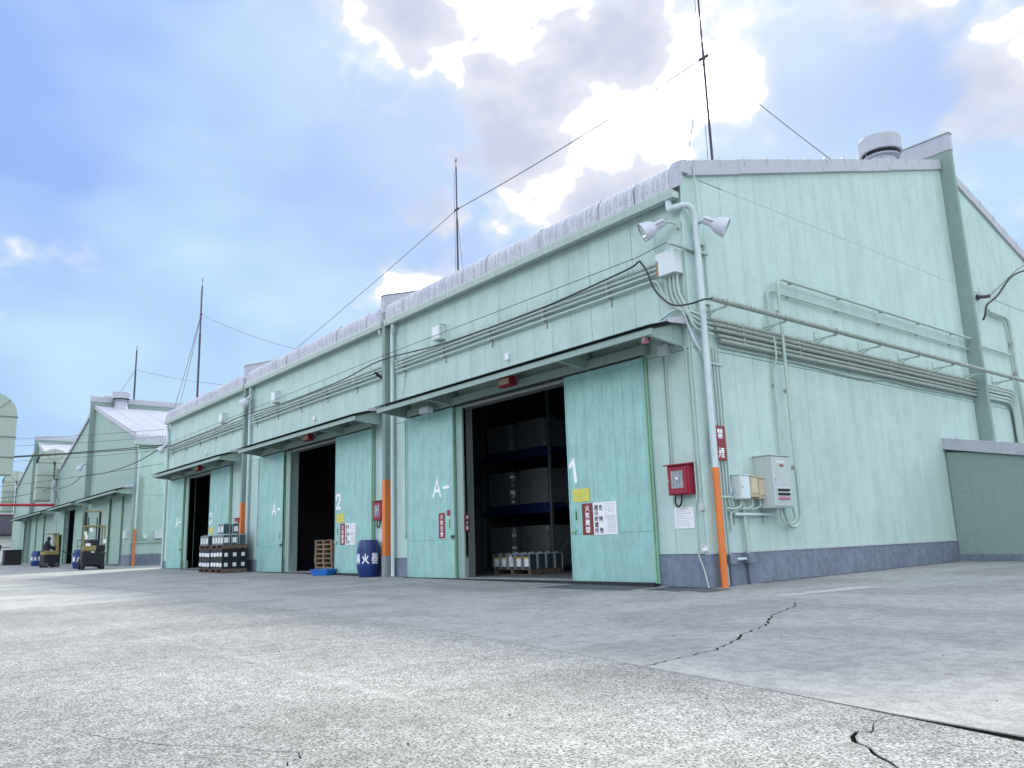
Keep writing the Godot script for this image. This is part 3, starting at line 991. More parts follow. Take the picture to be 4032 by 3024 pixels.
func warehouse_main() -> void:
	var W := thing("warehouse", "long pale green warehouse with three numbered doorways along its front", "warehouse")
	# --- front wall
	var core := Geo.new()
	var fill := func(a: float, b: float, y0: float, y1: float) -> void:
		if b - a > 0.01:
			core.span(Vector3(a, y0, -0.25), Vector3(b, y1, -0.075))
	for b in BAYS:
		fill.call(b.x0 - 0.05, b.open[0], -0.1, 7.55)
		fill.call(b.open[1], minf(b.x1 + 0.05, -0.08), -0.1, 7.55)
		fill.call(b.open[0], b.open[1], 4.19, 7.55)
	var front := part(W, "front_wall", core.mesh(), M.wall_core)
	for b in BAYS:
		var a: float = b.x1 - (0.085 if b.x1 == 0.0 else 0.003)
		while a > b.x0 + 0.02:
			var e: float = maxf(a - 0.6, b.x0 + 0.003)
			if a - e < 0.08:
				break
			for row in [[0.56, 4.16], [4.17, 7.5]]:
				var lo: float = row[0]
				var hi: float = row[1]
				if e < b.open[1] and a > b.open[0] and lo < 1.0:
					if e < b.open[0] - 0.05:
						wall_panel(front, rect(e + 0.003, lo, b.open[0], hi), FRONT, M.wall_paint)
					if a > b.open[1] + 0.05:
						wall_panel(front, rect(b.open[1], lo, a - 0.003, hi), FRONT, M.wall_paint)
					continue
				if e < b.open[1] and a > b.open[0]:
					lo = 4.2
				wall_panel(front, rect(e + 0.003, lo, a - 0.003, hi), FRONT, M.wall_paint)
			a = e
		for s in [[b.x0 + 0.003, b.open[0] - 0.27], [b.open[1] + 0.02, b.x1 - (0.2 if b.x1 == 0.0 else 0.003)]]:
			part(W, "plinth", span_mesh(Vector3(s[0], -0.15, -0.2), Vector3(s[1], 0.55, 0.015), 0.006), M.plinth)
		part(W, "door_jamb", span_mesh(Vector3(b.open[0] - 0.262, -0.1, -0.27), Vector3(b.open[0], 4.19, 0.04), 0.006), M.steel_paint)
		part(W, "door_jamb", span_mesh(Vector3(b.open[1], -0.1, -0.27), Vector3(b.open[1] + 0.015, 4.19, 0.03)), M.steel_paint)
		part(W, "door_header", span_mesh(Vector3(b.open[0], 4.13, -0.27), Vector3(b.open[1], 4.19, 0.01), 0.004), M.galvanised)
		# the box over the hanger rail
		part(W, "rail_cover", span_mesh(Vector3(b.left[0] + 0.15, 4.225, 0.004), Vector3(b.right[1] + 0.12, 4.40, 0.20), 0.006), M.steel_paint)
		part(W, "hanger_rail", span_mesh(Vector3(b.left[0] + 0.2, 4.19, 0.05), Vector3(b.right[1], 4.224, 0.13)), M.dark_void)
		var by := gh((b.left[0] + b.right[1]) * 0.5, 0.1) + 0.02
		door_leaf(W, "sliding_door", b.left[0], b.left[1], by, true, "A-")
		door_leaf(W, "sliding_door", b.right[0], b.right[1], by, false, b.mark)
		part(W, "door_sill", span_mesh(Vector3(b.open[0], -0.12, -0.4), Vector3(b.open[1], gh(b.open[0], 0.0) + 0.035, 0.02), 0.006), M.fin_concrete)
		part(W, "floor_rail", span_mesh(Vector3(b.left[0], -0.1, 0.13), Vector3(b.right[1], gh(b.left[0], 0.1) + 0.012, 0.19)), M.dark_void)
		canopy(W, b.roof[0], b.roof[1], [b.roof[0] + 0.1, lerpf(b.roof[0], b.roof[1], 0.24), lerpf(b.roof[0], b.roof[1], 0.74), b.roof[1] - 0.14])
		# gutter and curled eave sheets
		var gut := Geo.new()
		gut.plate(PackedVector2Array([Vector2(0.06, 6.99), Vector2(0.25, 6.97), Vector2(0.275, 7.10), Vector2(0.275, 7.135), Vector2(0.25, 7.135), Vector2(0.06, 7.10)]), Transform3D(Basis(Vector3(0, 0, 1), Vector3(0, 1, 0), Vector3(-1, 0, 0)), Vector3(b.x0 + 0.02, 0, 0)), b.x1 - b.x0 - 0.02, 0.003)
		part(W, "gutter", gut.mesh(), M.gutter_paint)
		var n := int(round((b.x1 - b.x0) / 0.91))
		var wide: float = (b.x1 - b.x0) / n
		var piece := wavy(eave_path(), wide, wide / 7.0, 0.035, Transform3D.IDENTITY, 8)
		for k in n:
			part(W, "eave_sheet", piece, M.roof_white, Vector3(b.x0 + k * wide, rng.randf_range(-0.008, 0.008), rng.randf_range(-0.006, 0.006)), Basis(Vector3.BACK, rng.randf_range(-0.004, 0.004)))
		var slope := Geo.new()
		slope.plate(PackedVector2Array([Vector2(1.0, roof_y(-1.0) - 0.04), Vector2(12.0, roof_y(-12.0) - 0.04), Vector2(12.0, roof_y(-12.0)), Vector2(1.0, roof_y(-1.0))]), Transform3D(Basis(Vector3(0, 0, -1), Vector3(0, 1, 0), Vector3(1, 0, 0)), Vector3(b.x1, 0, 0)), b.x1 - b.x0)
		slope.plate(PackedVector2Array([Vector2(12.1, roof_y(-12.1) - 0.04), Vector2(24.3, roof_y(-24.3) - 0.04), Vector2(24.3, roof_y(-24.3)), Vector2(12.1, roof_y(-12.1))]), Transform3D(Basis(Vector3(0, 0, -1), Vector3(0, 1, 0), Vector3(1, 0, 0)), Vector3(b.x1, 0, 0)), b.x1 - b.x0)
		part(W, "roof_slope", slope.mesh(), M.roof_white)
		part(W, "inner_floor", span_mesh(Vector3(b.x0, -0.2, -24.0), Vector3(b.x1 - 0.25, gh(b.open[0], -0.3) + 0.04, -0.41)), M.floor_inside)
	# --- fire walls that stand proud between the bays
	for f in [[-10.6, -10.45], [-21.15, -21.0]]:
		var body := Geo.new()
		var side := Transform3D(Basis(Vector3(0, 0, -1), Vector3(0, 1, 0), Vector3(1, 0, 0)), Vector3(f[1], 0, 0))
		var t: float = f[1] - f[0]
		body.plate(PackedVector2Array([Vector2(-0.22, 0.62), Vector2(24.2, 0.62), Vector2(24.2, 7.6), Vector2(12.03, 11.2), Vector2(-0.22, 7.38)]), side, t, 0.006)
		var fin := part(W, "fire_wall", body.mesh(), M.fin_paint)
		part(fin, "fire_wall_base", span_mesh(Vector3(f[0] - 0.012, -0.2, -1.0), Vector3(f[1] + 0.012, 0.617, 0.232), 0.008), M.fin_concrete)
		part(fin, "orange_guard", span_mesh(Vector3(f[0] - 0.004, 0.619, -0.07), Vector3(f[1] + 0.004, 2.66, 0.225), 0.005), M.orange_paint)
		var cap := Geo.new()
		cap.plate(PackedVector2Array([Vector2(-0.24, 7.38), Vector2(12.0, 10.98), Vector2(12.0, 11.5), Vector2(-0.24, 7.87)]), Transform3D(side.basis, Vector3(f[1] + 0.02, 0, 0)), t + 0.04, 0.004)
		part(fin, "parapet_cladding", cap.mesh(), M.trim_white)
		var lid := Geo.new()
		lid.plate(PackedVector2Array([Vector2(-0.27, 7.872), Vector2(12.0, 11.502), Vector2(12.0, 11.53), Vector2(-0.27, 7.9)]), Transform3D(side.basis, Vector3(f[1] + 0.045, 0, 0)), t + 0.09)
		part(fin, "parapet_cap", lid.mesh(), M.gutter_paint)
	# --- gable end
	var gcore := Geo.new()
	gcore.plate(PackedVector2Array([Vector2(0.09, -0.2), Vector2(23.99, -0.2), Vector2(23.99, 7.6), Vector2(12.03, 11.16), Vector2(0.09, 7.6)]), Transform3D(GABLE.basis, Vector3(-0.075, 0, 0)), 0.17)
	var gable := part(W, "gable_wall", gcore.mesh(), M.wall_core)
	for k in 40:
		if k == 20:
			continue
		var a := k * 0.6
		var e := a + 0.6
		if k < 20: e = minf(e, 11.95)
		else: a = maxf(a, 12.1)
		var ta := roof_y(-a) - 0.1
		var te := roof_y(-e) - 0.1
		wall_panel(gable, rect(a + 0.003, 0.56, e - 0.003, 4.17), GABLE, M.wall_paint)
		if minf(ta, te) < 7.75:
			wall_panel(gable, PackedVector2Array([Vector2(a + 0.003, 4.18), Vector2(e - 0.003, 4.18), Vector2(e - 0.003, te), Vector2(a + 0.003, ta)]), GABLE, M.wall_paint)
		else:
			wall_panel(gable, rect(a + 0.003, 4.18, e - 0.003, 7.51), GABLE, M.wall_paint)
			wall_panel(gable, PackedVector2Array([Vector2(a + 0.003, 7.524), Vector2(e - 0.003, 7.524), Vector2(e - 0.003, te), Vector2(a + 0.003, ta)]), GABLE, M.wall_paint)
	part(W, "plinth", span_mesh(Vector3(-0.199, -0.15, -11.94), Vector3(0.015, 0.55, 0.015), 0.006), M.plinth)
	part(W, "plinth", span_mesh(Vector3(-0.199, -0.15, -24.0), Vector3(0.015, 0.55, -12.12), 0.006), M.plinth)
	part(W, "plinth_flashing", span_mesh(Vector3(-0.05, 0.551, -11.94), Vector3(0.028, 0.575, 0.026)), M.trim_white)
	part(gable, "joint_sealant", span_mesh(Vector3(-0.06, 7.511, -11.94), Vector3(-0.002, 7.523, -1.3)), M.pipe_white)
	# ridge wall: stands proud of the gable and above the roof
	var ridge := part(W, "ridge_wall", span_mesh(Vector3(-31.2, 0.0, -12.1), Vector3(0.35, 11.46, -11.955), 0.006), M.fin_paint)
	part(ridge, "parapet_cladding", span_mesh(Vector3(-31.2, 11.461, -12.12), Vector3(0.37, 11.96, -11.935), 0.004), M.trim_white)
	part(ridge, "parapet_cap", span_mesh(Vector3(-31.2, 11.962, -12.15), Vector3(0.4, 11.995, -11.90)), M.gutter_paint)
	# verge flashing in overlapping lengths along both slopes
	for half in 2:
		for k in 7:
			var u0 := 0.12 + k * 1.68
			var u1 := minf(u0 + 1.72, 11.93)
			var jit := rng.randf_range(-0.012, 0.012)
			var y0 := roof_y(-u0) + jit
			var y1 := roof_y(-u1) + jit
			var p := PackedVector2Array([Vector2(u0 + 0.06, y0 - 0.24), Vector2(u1 + 0.06, y1 - 0.24), Vector2(u1, y1 + 0.055), Vector2(u0, y0 + 0.055)])
			if k == 6:
				p[1].x = u1
			if half == 1:
				p = PackedVector2Array([Vector2(24.06 - p[1].x, p[1].y), Vector2(24.06 - p[0].x, p[0].y), Vector2(24.06 - p[3].x, p[3].y), Vector2(24.06 - p[2].x, p[2].y)])
			var g := Geo.new()
			g.plate(p, Transform3D(GABLE.basis, Vector3(0.066 + 0.007 * (k % 2), 0, 0)), 0.3, 0.006)
			var v := part(W, "verge_flashing", g.mesh(), M.trim_white)
			for h in 2:
				var uu := u0 + 0.25 + h * 0.85
				if half == 1:
					uu = 24.06 - uu
				var hook := Geo.new()
				var yy := roof_y(-uu)
				hook.tube(spline([Vector3(-0.05, yy + 0.07, -uu), Vector3(0.04, yy + 0.11, -uu), Vector3(0.085, yy + 0.05, -uu), Vector3(0.085, yy - 0.1, -uu)], 3), 0.007, 5)
				part(v, "hook_bolt", hook.mesh(), M.galvanised)
	var capg := Geo.new()   # folded corner piece that closes the curled eave
	capg.plate(PackedVector2Array([Vector2(-0.235, 7.13), Vector2(-0.02, 7.25), Vector2(0.0, 7.50), Vector2(0.20, 7.52), Vector2(0.17, 7.80), Vector2(-0.02, 7.745), Vector2(-0.14, 7.68), Vector2(-0.215, 7.56), Vector2(-0.235, 7.40)]), Transform3D(GABLE.basis, Vector3(0.075, 0, 0)), 0.12, 0.006)
	part(W, "eave_corner", capg.mesh(), M.trim_white)
	# --- back and far end, closed like the rest
	part(W, "back_wall", span_mesh(Vector3(-31.3, -0.2, -24.2), Vector3(-0.25, 7.6, -24.0)), M.wall_core)
	var endg := Geo.new()
	endg.plate(PackedVector2Array([Vector2(0.0, -0.2), Vector2(24.2, -0.2), Vector2(24.2, 7.6), Vector2(12.03, 11.16), Vector2(0.0, 7.55)]), Transform3D(GABLE.basis, Vector3(-31.302, 0, 0)), 0.2)
	part(W, "end_wall", endg.mesh(), M.wall_paint)
	# --- rain pipes
	downpipe(W, [Vector3(-0.16, 7.0, 0.17), Vector3(-0.16, 6.78, 0.17), Vector3(-0.06, 6.80, 0.16), Vector3(0.13, 6.86, -0.05), Vector3(0.13, 6.66, -0.2), Vector3(0.13, 2.005, -0.2)], 0.058, M.pipe_white, [Vector3(0.13, 5.55, -0.2), Vector3(0.13, 3.62, -0.2), Vector3(0.13, 3.02, -0.2)])
	var low := downpipe(W, [Vector3(0.13, 2.02, -0.2), Vector3(0.13, gh(0, 0) - 0.02, -0.2)], 0.061, M.orange_paint, [Vector3(0.13, 1.83, -0.2), Vector3(0.13, 0.62, -0.2)], "downpipe_foot")
	low.set_meta("label", "orange painted lower length of the rain pipe")
	for x in [-10.24, -20.75]:
		downpipe(W, [Vector3(x + 0.12, 7.0, 0.15), Vector3(x + 0.12, 6.86, 0.15), Vector3(x, 6.72, 0.10), Vector3(x, gh(x, 0) + 0.16, 0.10), Vector3(x + 0.04, gh(x, 0) + 0.0, 0.13)], 0.056, M.pipe_white, [Vector3(x, 5.4, 0.1), Vector3(x, 3.2, 0.1), Vector3(x, 1.0, 0.1)])
	downpipe(W, [Vector3(-10.85, 7.0, 0.15), Vector3(-10.85, 6.84, 0.15), Vector3(-10.85, 6.8, -0.1)], 0.056, M.pipe_white, [])
	downpipe(W, [Vector3(-31.15, 7.0, 0.15), Vector3(-31.15, 6.8, 0.15), Vector3(-31.28, 6.7, 0.06), Vector3(-31.28, 0.2, 0.06)], 0.05, M.pipe_white, [])


func annex() -> void:
	var A := thing("annex", "low lean-to annex with white verge against the gable wall", "annex", Vector3.ZERO)
	var zf := -9.72
	var top := func(x: float) -> float: return 2.80 - 0.19 * x
	var core := Geo.new()
	core.plate(PackedVector2Array([Vector2(0.02, -0.2), Vector2(7.0, -0.2), Vector2(7.0, top.call(7.0)), Vector2(0.02, top.call(0.0))]), Transform3D(Basis.IDENTITY, Vector3(0, 0, zf - 0.05)), 0.2)
	var wall := part(A, "front_wall", core.mesh(), M.wall_core)
	for k in 6:
		var y0 := 0.22 + k * 0.5
		var x := 0.02 - (0.45 if k % 2 else 0.0)
		while x < 7.0:
			var a := maxf(x, 0.02)
			var b := minf(x + 0.9, 7.0)
			var hi := minf(y0 + 0.4985, top.call(b))
			if hi > y0 + 0.04 and b > a + 0.03:
				var g := Geo.new()
				g.plate(PackedVector2Array([Vector2(a + 0.0006, y0), Vector2(b - 0.0006, y0), Vector2(b - 0.0006, hi), Vector2(a + 0.0006, minf(y0 + 0.4985, top.call(a)))]), Transform3D(Basis.IDENTITY, Vector3(0, 0, zf)), 0.05, 0.0012)
				part(wall, "wall_block", g.mesh(), M.fin_paint)
			x += 0.9
	part(A, "plinth", span_mesh(Vector3(0.02, -0.2, zf - 0.1), Vector3(7.0, 0.217, zf + 0.012)), M.plinth)
	part(A, "end_wall", span_mesh(Vector3(6.8, -0.2, zf - 4.0), Vector3(7.0, 1.4, zf - 0.25)), M.wall_core)
	var roof := wavy([Vector2(0.0, 0.0), Vector2(-2.0, 0.0), Vector2(-4.1, 0.0)], 7.2, 0.13, 0.035, Transform3D(Basis(Vector3(1, -0.19, 0).normalized(), Vector3(0.19, 1, 0).normalized(), Vector3(0, 0, 1)), Vector3(-0.02, 3.07, zf + 0.1)), 8)
	part(A, "roof_sheet", roof, M.roof_white)
	for k in 4:
		var x0 := -0.06 + k * 1.78
		var x1 := x0 + 1.81
		var g := Geo.new()
		g.plate(PackedVector2Array([Vector2(x0 + 0.03, 2.79 - 0.19 * x0), Vector2(x1 + 0.03, 2.79 - 0.19 * x1), Vector2(x1, 3.08 - 0.19 * x1), Vector2(x0, 3.08 - 0.19 * x0)]), Transform3D(Basis.IDENTITY, Vector3(0, 0, zf + 0.11 + 0.006 * (k % 2))), 0.05, 0.005)
		var v := part(A, "verge_flashing", g.mesh(), M.trim_white)
		for h in 2:
			var x := x0 + 0.4 + h * 0.85
			var hook := Geo.new()
			hook.tube(spline([Vector3(x, 3.1 - 0.19 * x, zf), Vector3(x, 3.15 - 0.19 * x, zf + 0.1), Vector3(x, 3.08 - 0.19 * x, zf + 0.135), Vector3(x, 2.96 - 0.19 * x, zf + 0.135)], 3), 0.008, 5)
			part(v, "hook_bolt", hook.mesh(), M.galvanised)


# ---------------------------------------------------------------- the gabled warehouses beyond the alley

func gabled_house(label: String, xr: float, xl: float, holes: Array, leaves: Array, roofs: Array) -> Node3D:
	var W := thing("gabled_warehouse", label, "warehouse", Vector3(0, 0, -0.5))
	var xm := (xr + xl) * 0.5
	var gy := gh(xm, 0.0)
	var up := func(x: float) -> float: return 7.70 + RISE * (xr - x if x > xm else x - xl)
	var wall := Geo.new()
	var a := xl
	for h in holes:
		wall.plate(rect(a, -0.2, h[0], 4.2), FRONT, 0.2)
		a = h[1]
	wall.plate(rect(a, -0.2, xr, 4.2), FRONT, 0.2)
	wall.plate(PackedVector2Array([Vector2(xl, 4.2), Vector2(xr, 4.2), Vector2(xr, 7.58), Vector2(xm, up.call(xm) - 0.12), Vector2(xl, 7.58)]), Transform3D(Basis.IDENTITY, Vector3(0, 0, 0.002)), 0.2)
	part(W, "front_wall", wall.mesh(), M.wall_shaded)
	for l in leaves:
		door_leaf(W, "sliding_door", l[0], l[1], gy + 0.03, l[2], "", M.door_old)
	for c in roofs:
		canopy(W, c[0], c[1], [c[0] + 0.1, lerpf(c[0], c[1], 0.33), lerpf(c[0], c[1], 0.66), c[1] - 0.14])
		part(W, "rail_cover", span_mesh(Vector3(c[0] + 0.3, 4.225, 0.004), Vector3(c[1] - 0.6, 4.40, 0.20), 0.006), M.steel_paint)
	# side wall towards the alley in panels
	var side := Transform3D(GABLE.basis, Vector3(xr, 0, 0))
	var core := part(W, "side_wall", span_mesh(Vector3(xr - 0.25, -0.2, -24.0), Vector3(xr - 0.075, 7.55, -0.201)), M.wall_core)
	for k in 6:
		for row in [[gy + 0.56, 4.17], [4.18, 7.5]]:
			wall_panel(core, rect(0.003 + (0.2 if k == 0 else k * 0.9), row[0], k * 0.9 + 0.897, row[1]), side, M.wall_paint)
	part(core, "wall_panel", span_mesh(Vector3(xr - 0.08, gy + 0.5, -24.0), Vector3(xr, 7.5, -5.41)), M.wall_paint)
	part(W, "plinth", span_mesh(Vector3(xr - 0.3, -0.2, -24.0), Vector3(xr + 0.015, gy + 0.55, 0.015), 0.006), M.plinth)
	part(W, "plinth", span_mesh(Vector3(a + 0.02, -0.2, -0.1), Vector3(xr - 0.301, gy + 0.55, 0.015), 0.006), M.plinth)
	part(W, "side_wall_far", span_mesh(Vector3(xl, -0.2, -24.0), Vector3(xl + 0.2, 7.55, -0.201)), M.wall_core)
	part(W, "back_wall", span_mesh(Vector3(xl, -0.2, -24.2), Vector3(xr, 7.6, -24.0)), M.wall_core)
	# roof: curled sheets towards the viewer, a plain slope behind
	var path := []
	for p: Vector2 in eave_path():
		path.append(p)
	path[path.size() - 1] = Vector2(-(xr - xm) + 0.05, up.call(xm) - 0.03)
	var sheet := wavy(path, 0.91, 0.13, 0.05, Transform3D(GABLE.basis, Vector3(xr, 0, 0)), 6)
	for k in 27:
		part(W, "roof_sheet", sheet, M.roof_white, Vector3(0, 0.006 * (k % 2), 0.1 - k * 0.91), Basis.IDENTITY)
	var slope := Geo.new()
	slope.plate(PackedVector2Array([Vector2(xl - 0.2, 7.60), Vector2(xm, up.call(xm) - 0.06), Vector2(xm, up.call(xm) - 0.01), Vector2(xl - 0.2, 7.65)]), Transform3D(Basis.IDENTITY, Vector3(0, 0, 0.1)), 24.4)
	part(W, "roof_slope", slope.mesh(), M.roof_white)
	for s in 2:
		for k in 6:
			var t0 := k / 6.0
			var t1 := (k + 1) / 6.0
			var x0 := lerpf(xr + 0.1, xm + 0.1, t0) if s == 0 else lerpf(xl - 0.1, xm - 0.1, t0)
			var x1 := lerpf(xr + 0.1, xm + 0.1, t1) if s == 0 else lerpf(xl - 0.1, xm - 0.1, t1)
			var y0: float = up.call(x0)
			var y1: float = up.call(x1)
			var p := PackedVector2Array([Vector2(x1, y1 - 0.24), Vector2(x0, y0 - 0.24), Vector2(x0, y0 + 0.05), Vector2(x1, y1 + 0.05)])
			if s == 1:
				p = PackedVector2Array([Vector2(x0, y0 - 0.2), Vector2(x1, y1 - 0.2), Vector2(x1, y1 + 0.05), Vector2(x0, y0 + 0.05)])
			var g := Geo.new()
			g.plate(p, Transform3D(Basis.IDENTITY, Vector3(0, 0, 0.12 + 0.012 * (k % 2))), 0.1, 0.006)
			part(W, "verge_flashing", g.mesh(), M.trim_white)
	var fin := part(W, "ridge_wall", span_mesh(Vector3(xm - 0.1, -0.1, -24.0), Vector3(xm + 0.06, up.call(xm) + 0.25, 0.36), 0.006), M.fin_paint)
	part(fin, "parapet_cladding", span_mesh(Vector3(xm - 0.13, up.call(xm) + 0.252, -24.0), Vector3(xm + 0.09, up.call(xm) + 0.62, 0.39), 0.006), M.trim_white)
	var gut := span_mesh(Vector3(xr + 0.06, 6.98, -24.0), Vector3(xr + 0.27, 7.13, 0.12), 0.006)
	part(W, "gutter", gut, M.gutter_paint)
	downpipe(W, [Vector3(xr + 0.15, 7.0, -0.08), Vector3(xr + 0.15, 6.72, -0.08), Vector3(xr + 0.1, 6.55, -0.2), Vector3(xr + 0.1, gy + 1.95, -0.2)], 0.06, M.pipe_white, [Vector3(xr + 0.1, 4.5, -0.2)])
	return W


func duct(label: String, x: float, zc: float, yc: float, low_front: float, low_back: float) -> void:
	var D := thing("exhaust_duct", label, "duct", Vector3(x, 0, zc), "grey green gooseneck ducts")
	var ro := 1.1
	var ri := 0.1
	var w := 0.5
	var arch := Geo.new()
	var n := 18
	for k in n:
		var a := PI * k / n
		var b := PI * (k + 1) / n
		var A := Vector2(cos(a), sin(a))
		var B := Vector2(cos(b), sin(b))
		var P := func(q: Vector2, r: float, xx: float) -> Vector3: return Vector3(xx, yc + q.y * r, q.x * r)
		arch.quad(P.call(B, ri, w), P.call(A, ri, w), P.call(A, ro, w), P.call(B, ro, w))
		arch.quad(P.call(A, ri, -w), P.call(B, ri, -w), P.call(B, ro, -w), P.call(A, ro, -w))
		arch.squad(P.call(A, ro, -w), P.call(B, ro, -w), P.call(B, ro, w), P.call(A, ro, w), Vector3(0, A.y, A.x), Vector3(0, B.y, B.x), Vector3(0, B.y, B.x), Vector3(0, A.y, A.x))
		arch.quad(P.call(A, ri, w), P.call(B, ri, w), P.call(B, ri, -w), P.call(A, ri, -w))
	var head := part(D, "arch", arch.mesh(), M.duct_green)
	for k in 3:   # standing seams on the bend
		var a := PI * (0.25 + 0.25 * k)
		var g := Geo.new()
		var d := Vector3(0, sin(a), cos(a))
		g.box(Vector3(0, yc, 0) + d * (ro + ri) * 0.5, Vector3(2 * w + 0.05, 0.02, ro - ri + 0.05), Basis(Vector3.RIGHT, d.cross(Vector3.RIGHT).normalized(), d).orthonormalized())
		part(head, "seam", g.mesh(), M.duct_seam)
	for s in [[0.6, low_front], [-0.6, low_back]]:
		var leg := Geo.new()
		var h: float = yc - s[1]
		leg.box(Vector3(0, yc - h * 0.5, s[0]), Vector3(2 * w, h, ro - ri))
		var l := part(D, "leg", leg.mesh(), M.duct_green)
		var y := yc
		while y > s[1]:
			part(l, "flange", span_mesh(Vector3(-w - 0.03, y - 0.03, s[0] - 0.53), Vector3(w + 0.03, y + 0.01, s[0] + 0.53)), M.duct_seam)
			y -= 0.95


func drain_foot(W: Node3D, xr: float, z: float) -> void:
	var gy := gh(xr, 0.0)
	var o := downpipe(W, [Vector3(xr + 0.1, gy + 1.96, z), Vector3(xr + 0.1, gy - 0.02, z)], 0.07, M.orange_paint, [], "downpipe_foot")
	o.set_meta("label", "orange painted foot of the rain pipe")


func far_buildings() -> void:
	var B := gabled_house("pale green gabled warehouse beyond the alley, its ridge wall facing the yard", -39.5, -60.95, [[-57.6, -54.1], [-44.2, -43.6]], [[-60.3, -57.7, true], [-54.05, -51.3, false], [-49.9, -44.25, true], [-43.58, -41.3, false]], [[-59.3, -50.9], [-49.3, -39.35]])
	drain_foot(B, -39.5, -0.2)
	var C := gabled_house("farthest pale green gabled warehouse, half hidden by ducts", -61.2, -82.8, [[-75.4, -72.0], [-69.5, -68.9]], [[-78.0, -75.5, true], [-71.95, -69.6, false], [-68.85, -66.0, false]], [[-77.0, -62.2]])
	drain_foot(C, -61.2, -0.2)
	duct("gooseneck duct that leaves the roof between the two gabled warehouses", -62.3, -0.15, 8.1, 5.15, 6.9)
	duct("gooseneck duct at the far corner of the farthest warehouse", -83.6, -0.45, 8.3, 5.3, 0.3)
	duct("large gooseneck duct cut off by the left edge of the picture", -35.2, 7.02, 7.42, 0.1, 4.72)
	var R := Geo.new()
	R.tube(PackedVector3Array([Vector3(-61.7, 4.86, -0.35), Vector3(-61.7, 4.86, 34.0)]), 0.11, 10)
	single("red_pipe", R.mesh(), M.red_pipe, "dark red pipe crossing the yard at the height of the canopies", "pipe")
	# low workshop that closes the yard
	var S := thing("workshop", "low dark clad workshop with white lower wall at the end of the yard", "workshop", Vector3(-92, 0, 0))
	part(S, "lower_wall", span_mesh(Vector3(-12, -0.2, -7.0), Vector3(0, 3.3, 45)), M.pale_wall)
	var cl := part(S, "upper_cladding", span_mesh(Vector3(-12, 3.5, -7.0), Vector3(0.3, 5.5, 45)), M.dark_cladding)
	for k in 60:
		part(cl, "cladding_rib", span_mesh(Vector3(0.3, 3.5, -6.8 + k * 0.85), Vector3(0.33, 5.5, -6.75 + k * 0.85)), M.dark_cladding)
	part(S, "canopy_edge", span_mesh(Vector3(-12, 3.3, -7.0), Vector3(0.6, 3.5, 45)), M.dark_void)
	part(S, "wall_rail", span_mesh(Vector3(0, 2.1, -7.0), Vector3(0.06, 2.16, 45)), M.dark_cladding)
	for z in [-0.72, -0.32, 1.3, 1.7]:
		part(S, "wall_slot", span_mesh(Vector3(-0.1, 1.9, z), Vector3(0.04, 2.4, z + 0.15), 0.01), M.dark_void)
	var rr := Geo.new()
	rr.plate(PackedVector2Array([Vector2(-45, 5.5), Vector2(7, 5.5), Vector2(7, 5.6), Vector2(-45, 5.6)]), Transform3D(GABLE.basis, Vector3(0.4, 0, 0)), 12.4)
	part(S, "roof_edge", rr.mesh(), M.red_roof)


# ---------------------------------------------------------------- pipes, boxes, lamps and cables on the walls

func lamp_at(label: String, foot: Vector3, head: Vector3, aim: Vector3, reach: float) -> void:
	var L := thing("floodlight", label, "floodlight", foot, "bell shaped floodlights")
	var d := aim.normalized()
	var side := d.cross(Vector3.UP).normalized()
	var b := Basis(side, d, side.cross(d))
	var at := head - foot
	var bell := Geo.new()
	bell.lathe([[0.03, -0.34], [0.075, -0.33], [0.08, -0.16], [0.105, -0.13], [0.15, -0.05], [0.175, 0.05], [0.18, 0.10], [0.19, 0.105], [0.19, 0.12], [0.172, 0.12]], 20, Transform3D(b, at))
	part(L, "shade", bell.mesh(), M.lamp_shell)
	var mirror := Geo.new()
	mirror.lathe([[0.02, -0.1], [0.09, -0.07], [0.14, 0.0], [0.168, 0.11]], 20, Transform3D(b, at))
	part(L, "reflector", mirror.mesh(), M.lamp_mirror)
	var bulb := Geo.new()
	bulb.lathe([[0.0, -0.08], [0.03, -0.06], [0.05, 0.0], [0.04, 0.05], [0.0, 0.07]], 12, Transform3D(b, at))
	part(L, "bulb", bulb.mesh(), M.white_plastic)
	var lens := Geo.new()
	lens.lathe([[0.0, 0.112], [0.17, 0.112]], 20, Transform3D(b, at))
	part(L, "lens", lens.mesh(), M.pane)
	var arm := Geo.new()
	var tail := at - d * 0.3
	arm.tube(spline([Vector3.ZERO, tail * 0.5 + Vector3(0, 0.03, 0), tail], 5), 0.025, 8)
	part(L, "arm", arm.mesh(), M.conduit_paint)
	var yoke := Geo.new()
	yoke.rod(tail - side * 0.1, tail + side * 0.1, 0.014, 6)
	yoke.rod(tail - side * 0.1, at - d * 0.12 - side * 0.1, 0.012, 6)
	yoke.rod(tail + side * 0.1, at - d * 0.12 + side * 0.1, 0.012, 6)
	part(L, "yoke", yoke.mesh(), M.galvanised)
	part(L, "wall_plate", box_mesh(Vector3(0.08, 0.16, 0.08) * reach, 0.006), M.conduit_paint)


func conduit(label: String, pts: Array, r: float, m: Material, group: String, bend := 0.12, clips: Array = []) -> void:
	var path := fillet(pts, bend, 6)
	var o := single("conduit", tube_mesh(path, r, 10), m, label, "conduit", Vector3.ZERO, group)
	for c in clips:
		var g := Geo.new()
		g.bbox(c, Vector3(r * 2.2 + 0.03, r * 2.2 + 0.03, r * 2.2 + 0.03) * 0.8, 0.005)
		part(o, "clamp", g.mesh(), M.galvanised)


func saddle(o: Node3D, at: Vector3, size: Vector3) -> void:
	part(o, "clamp", box_mesh(size, 0.004), M.galvanised, at)


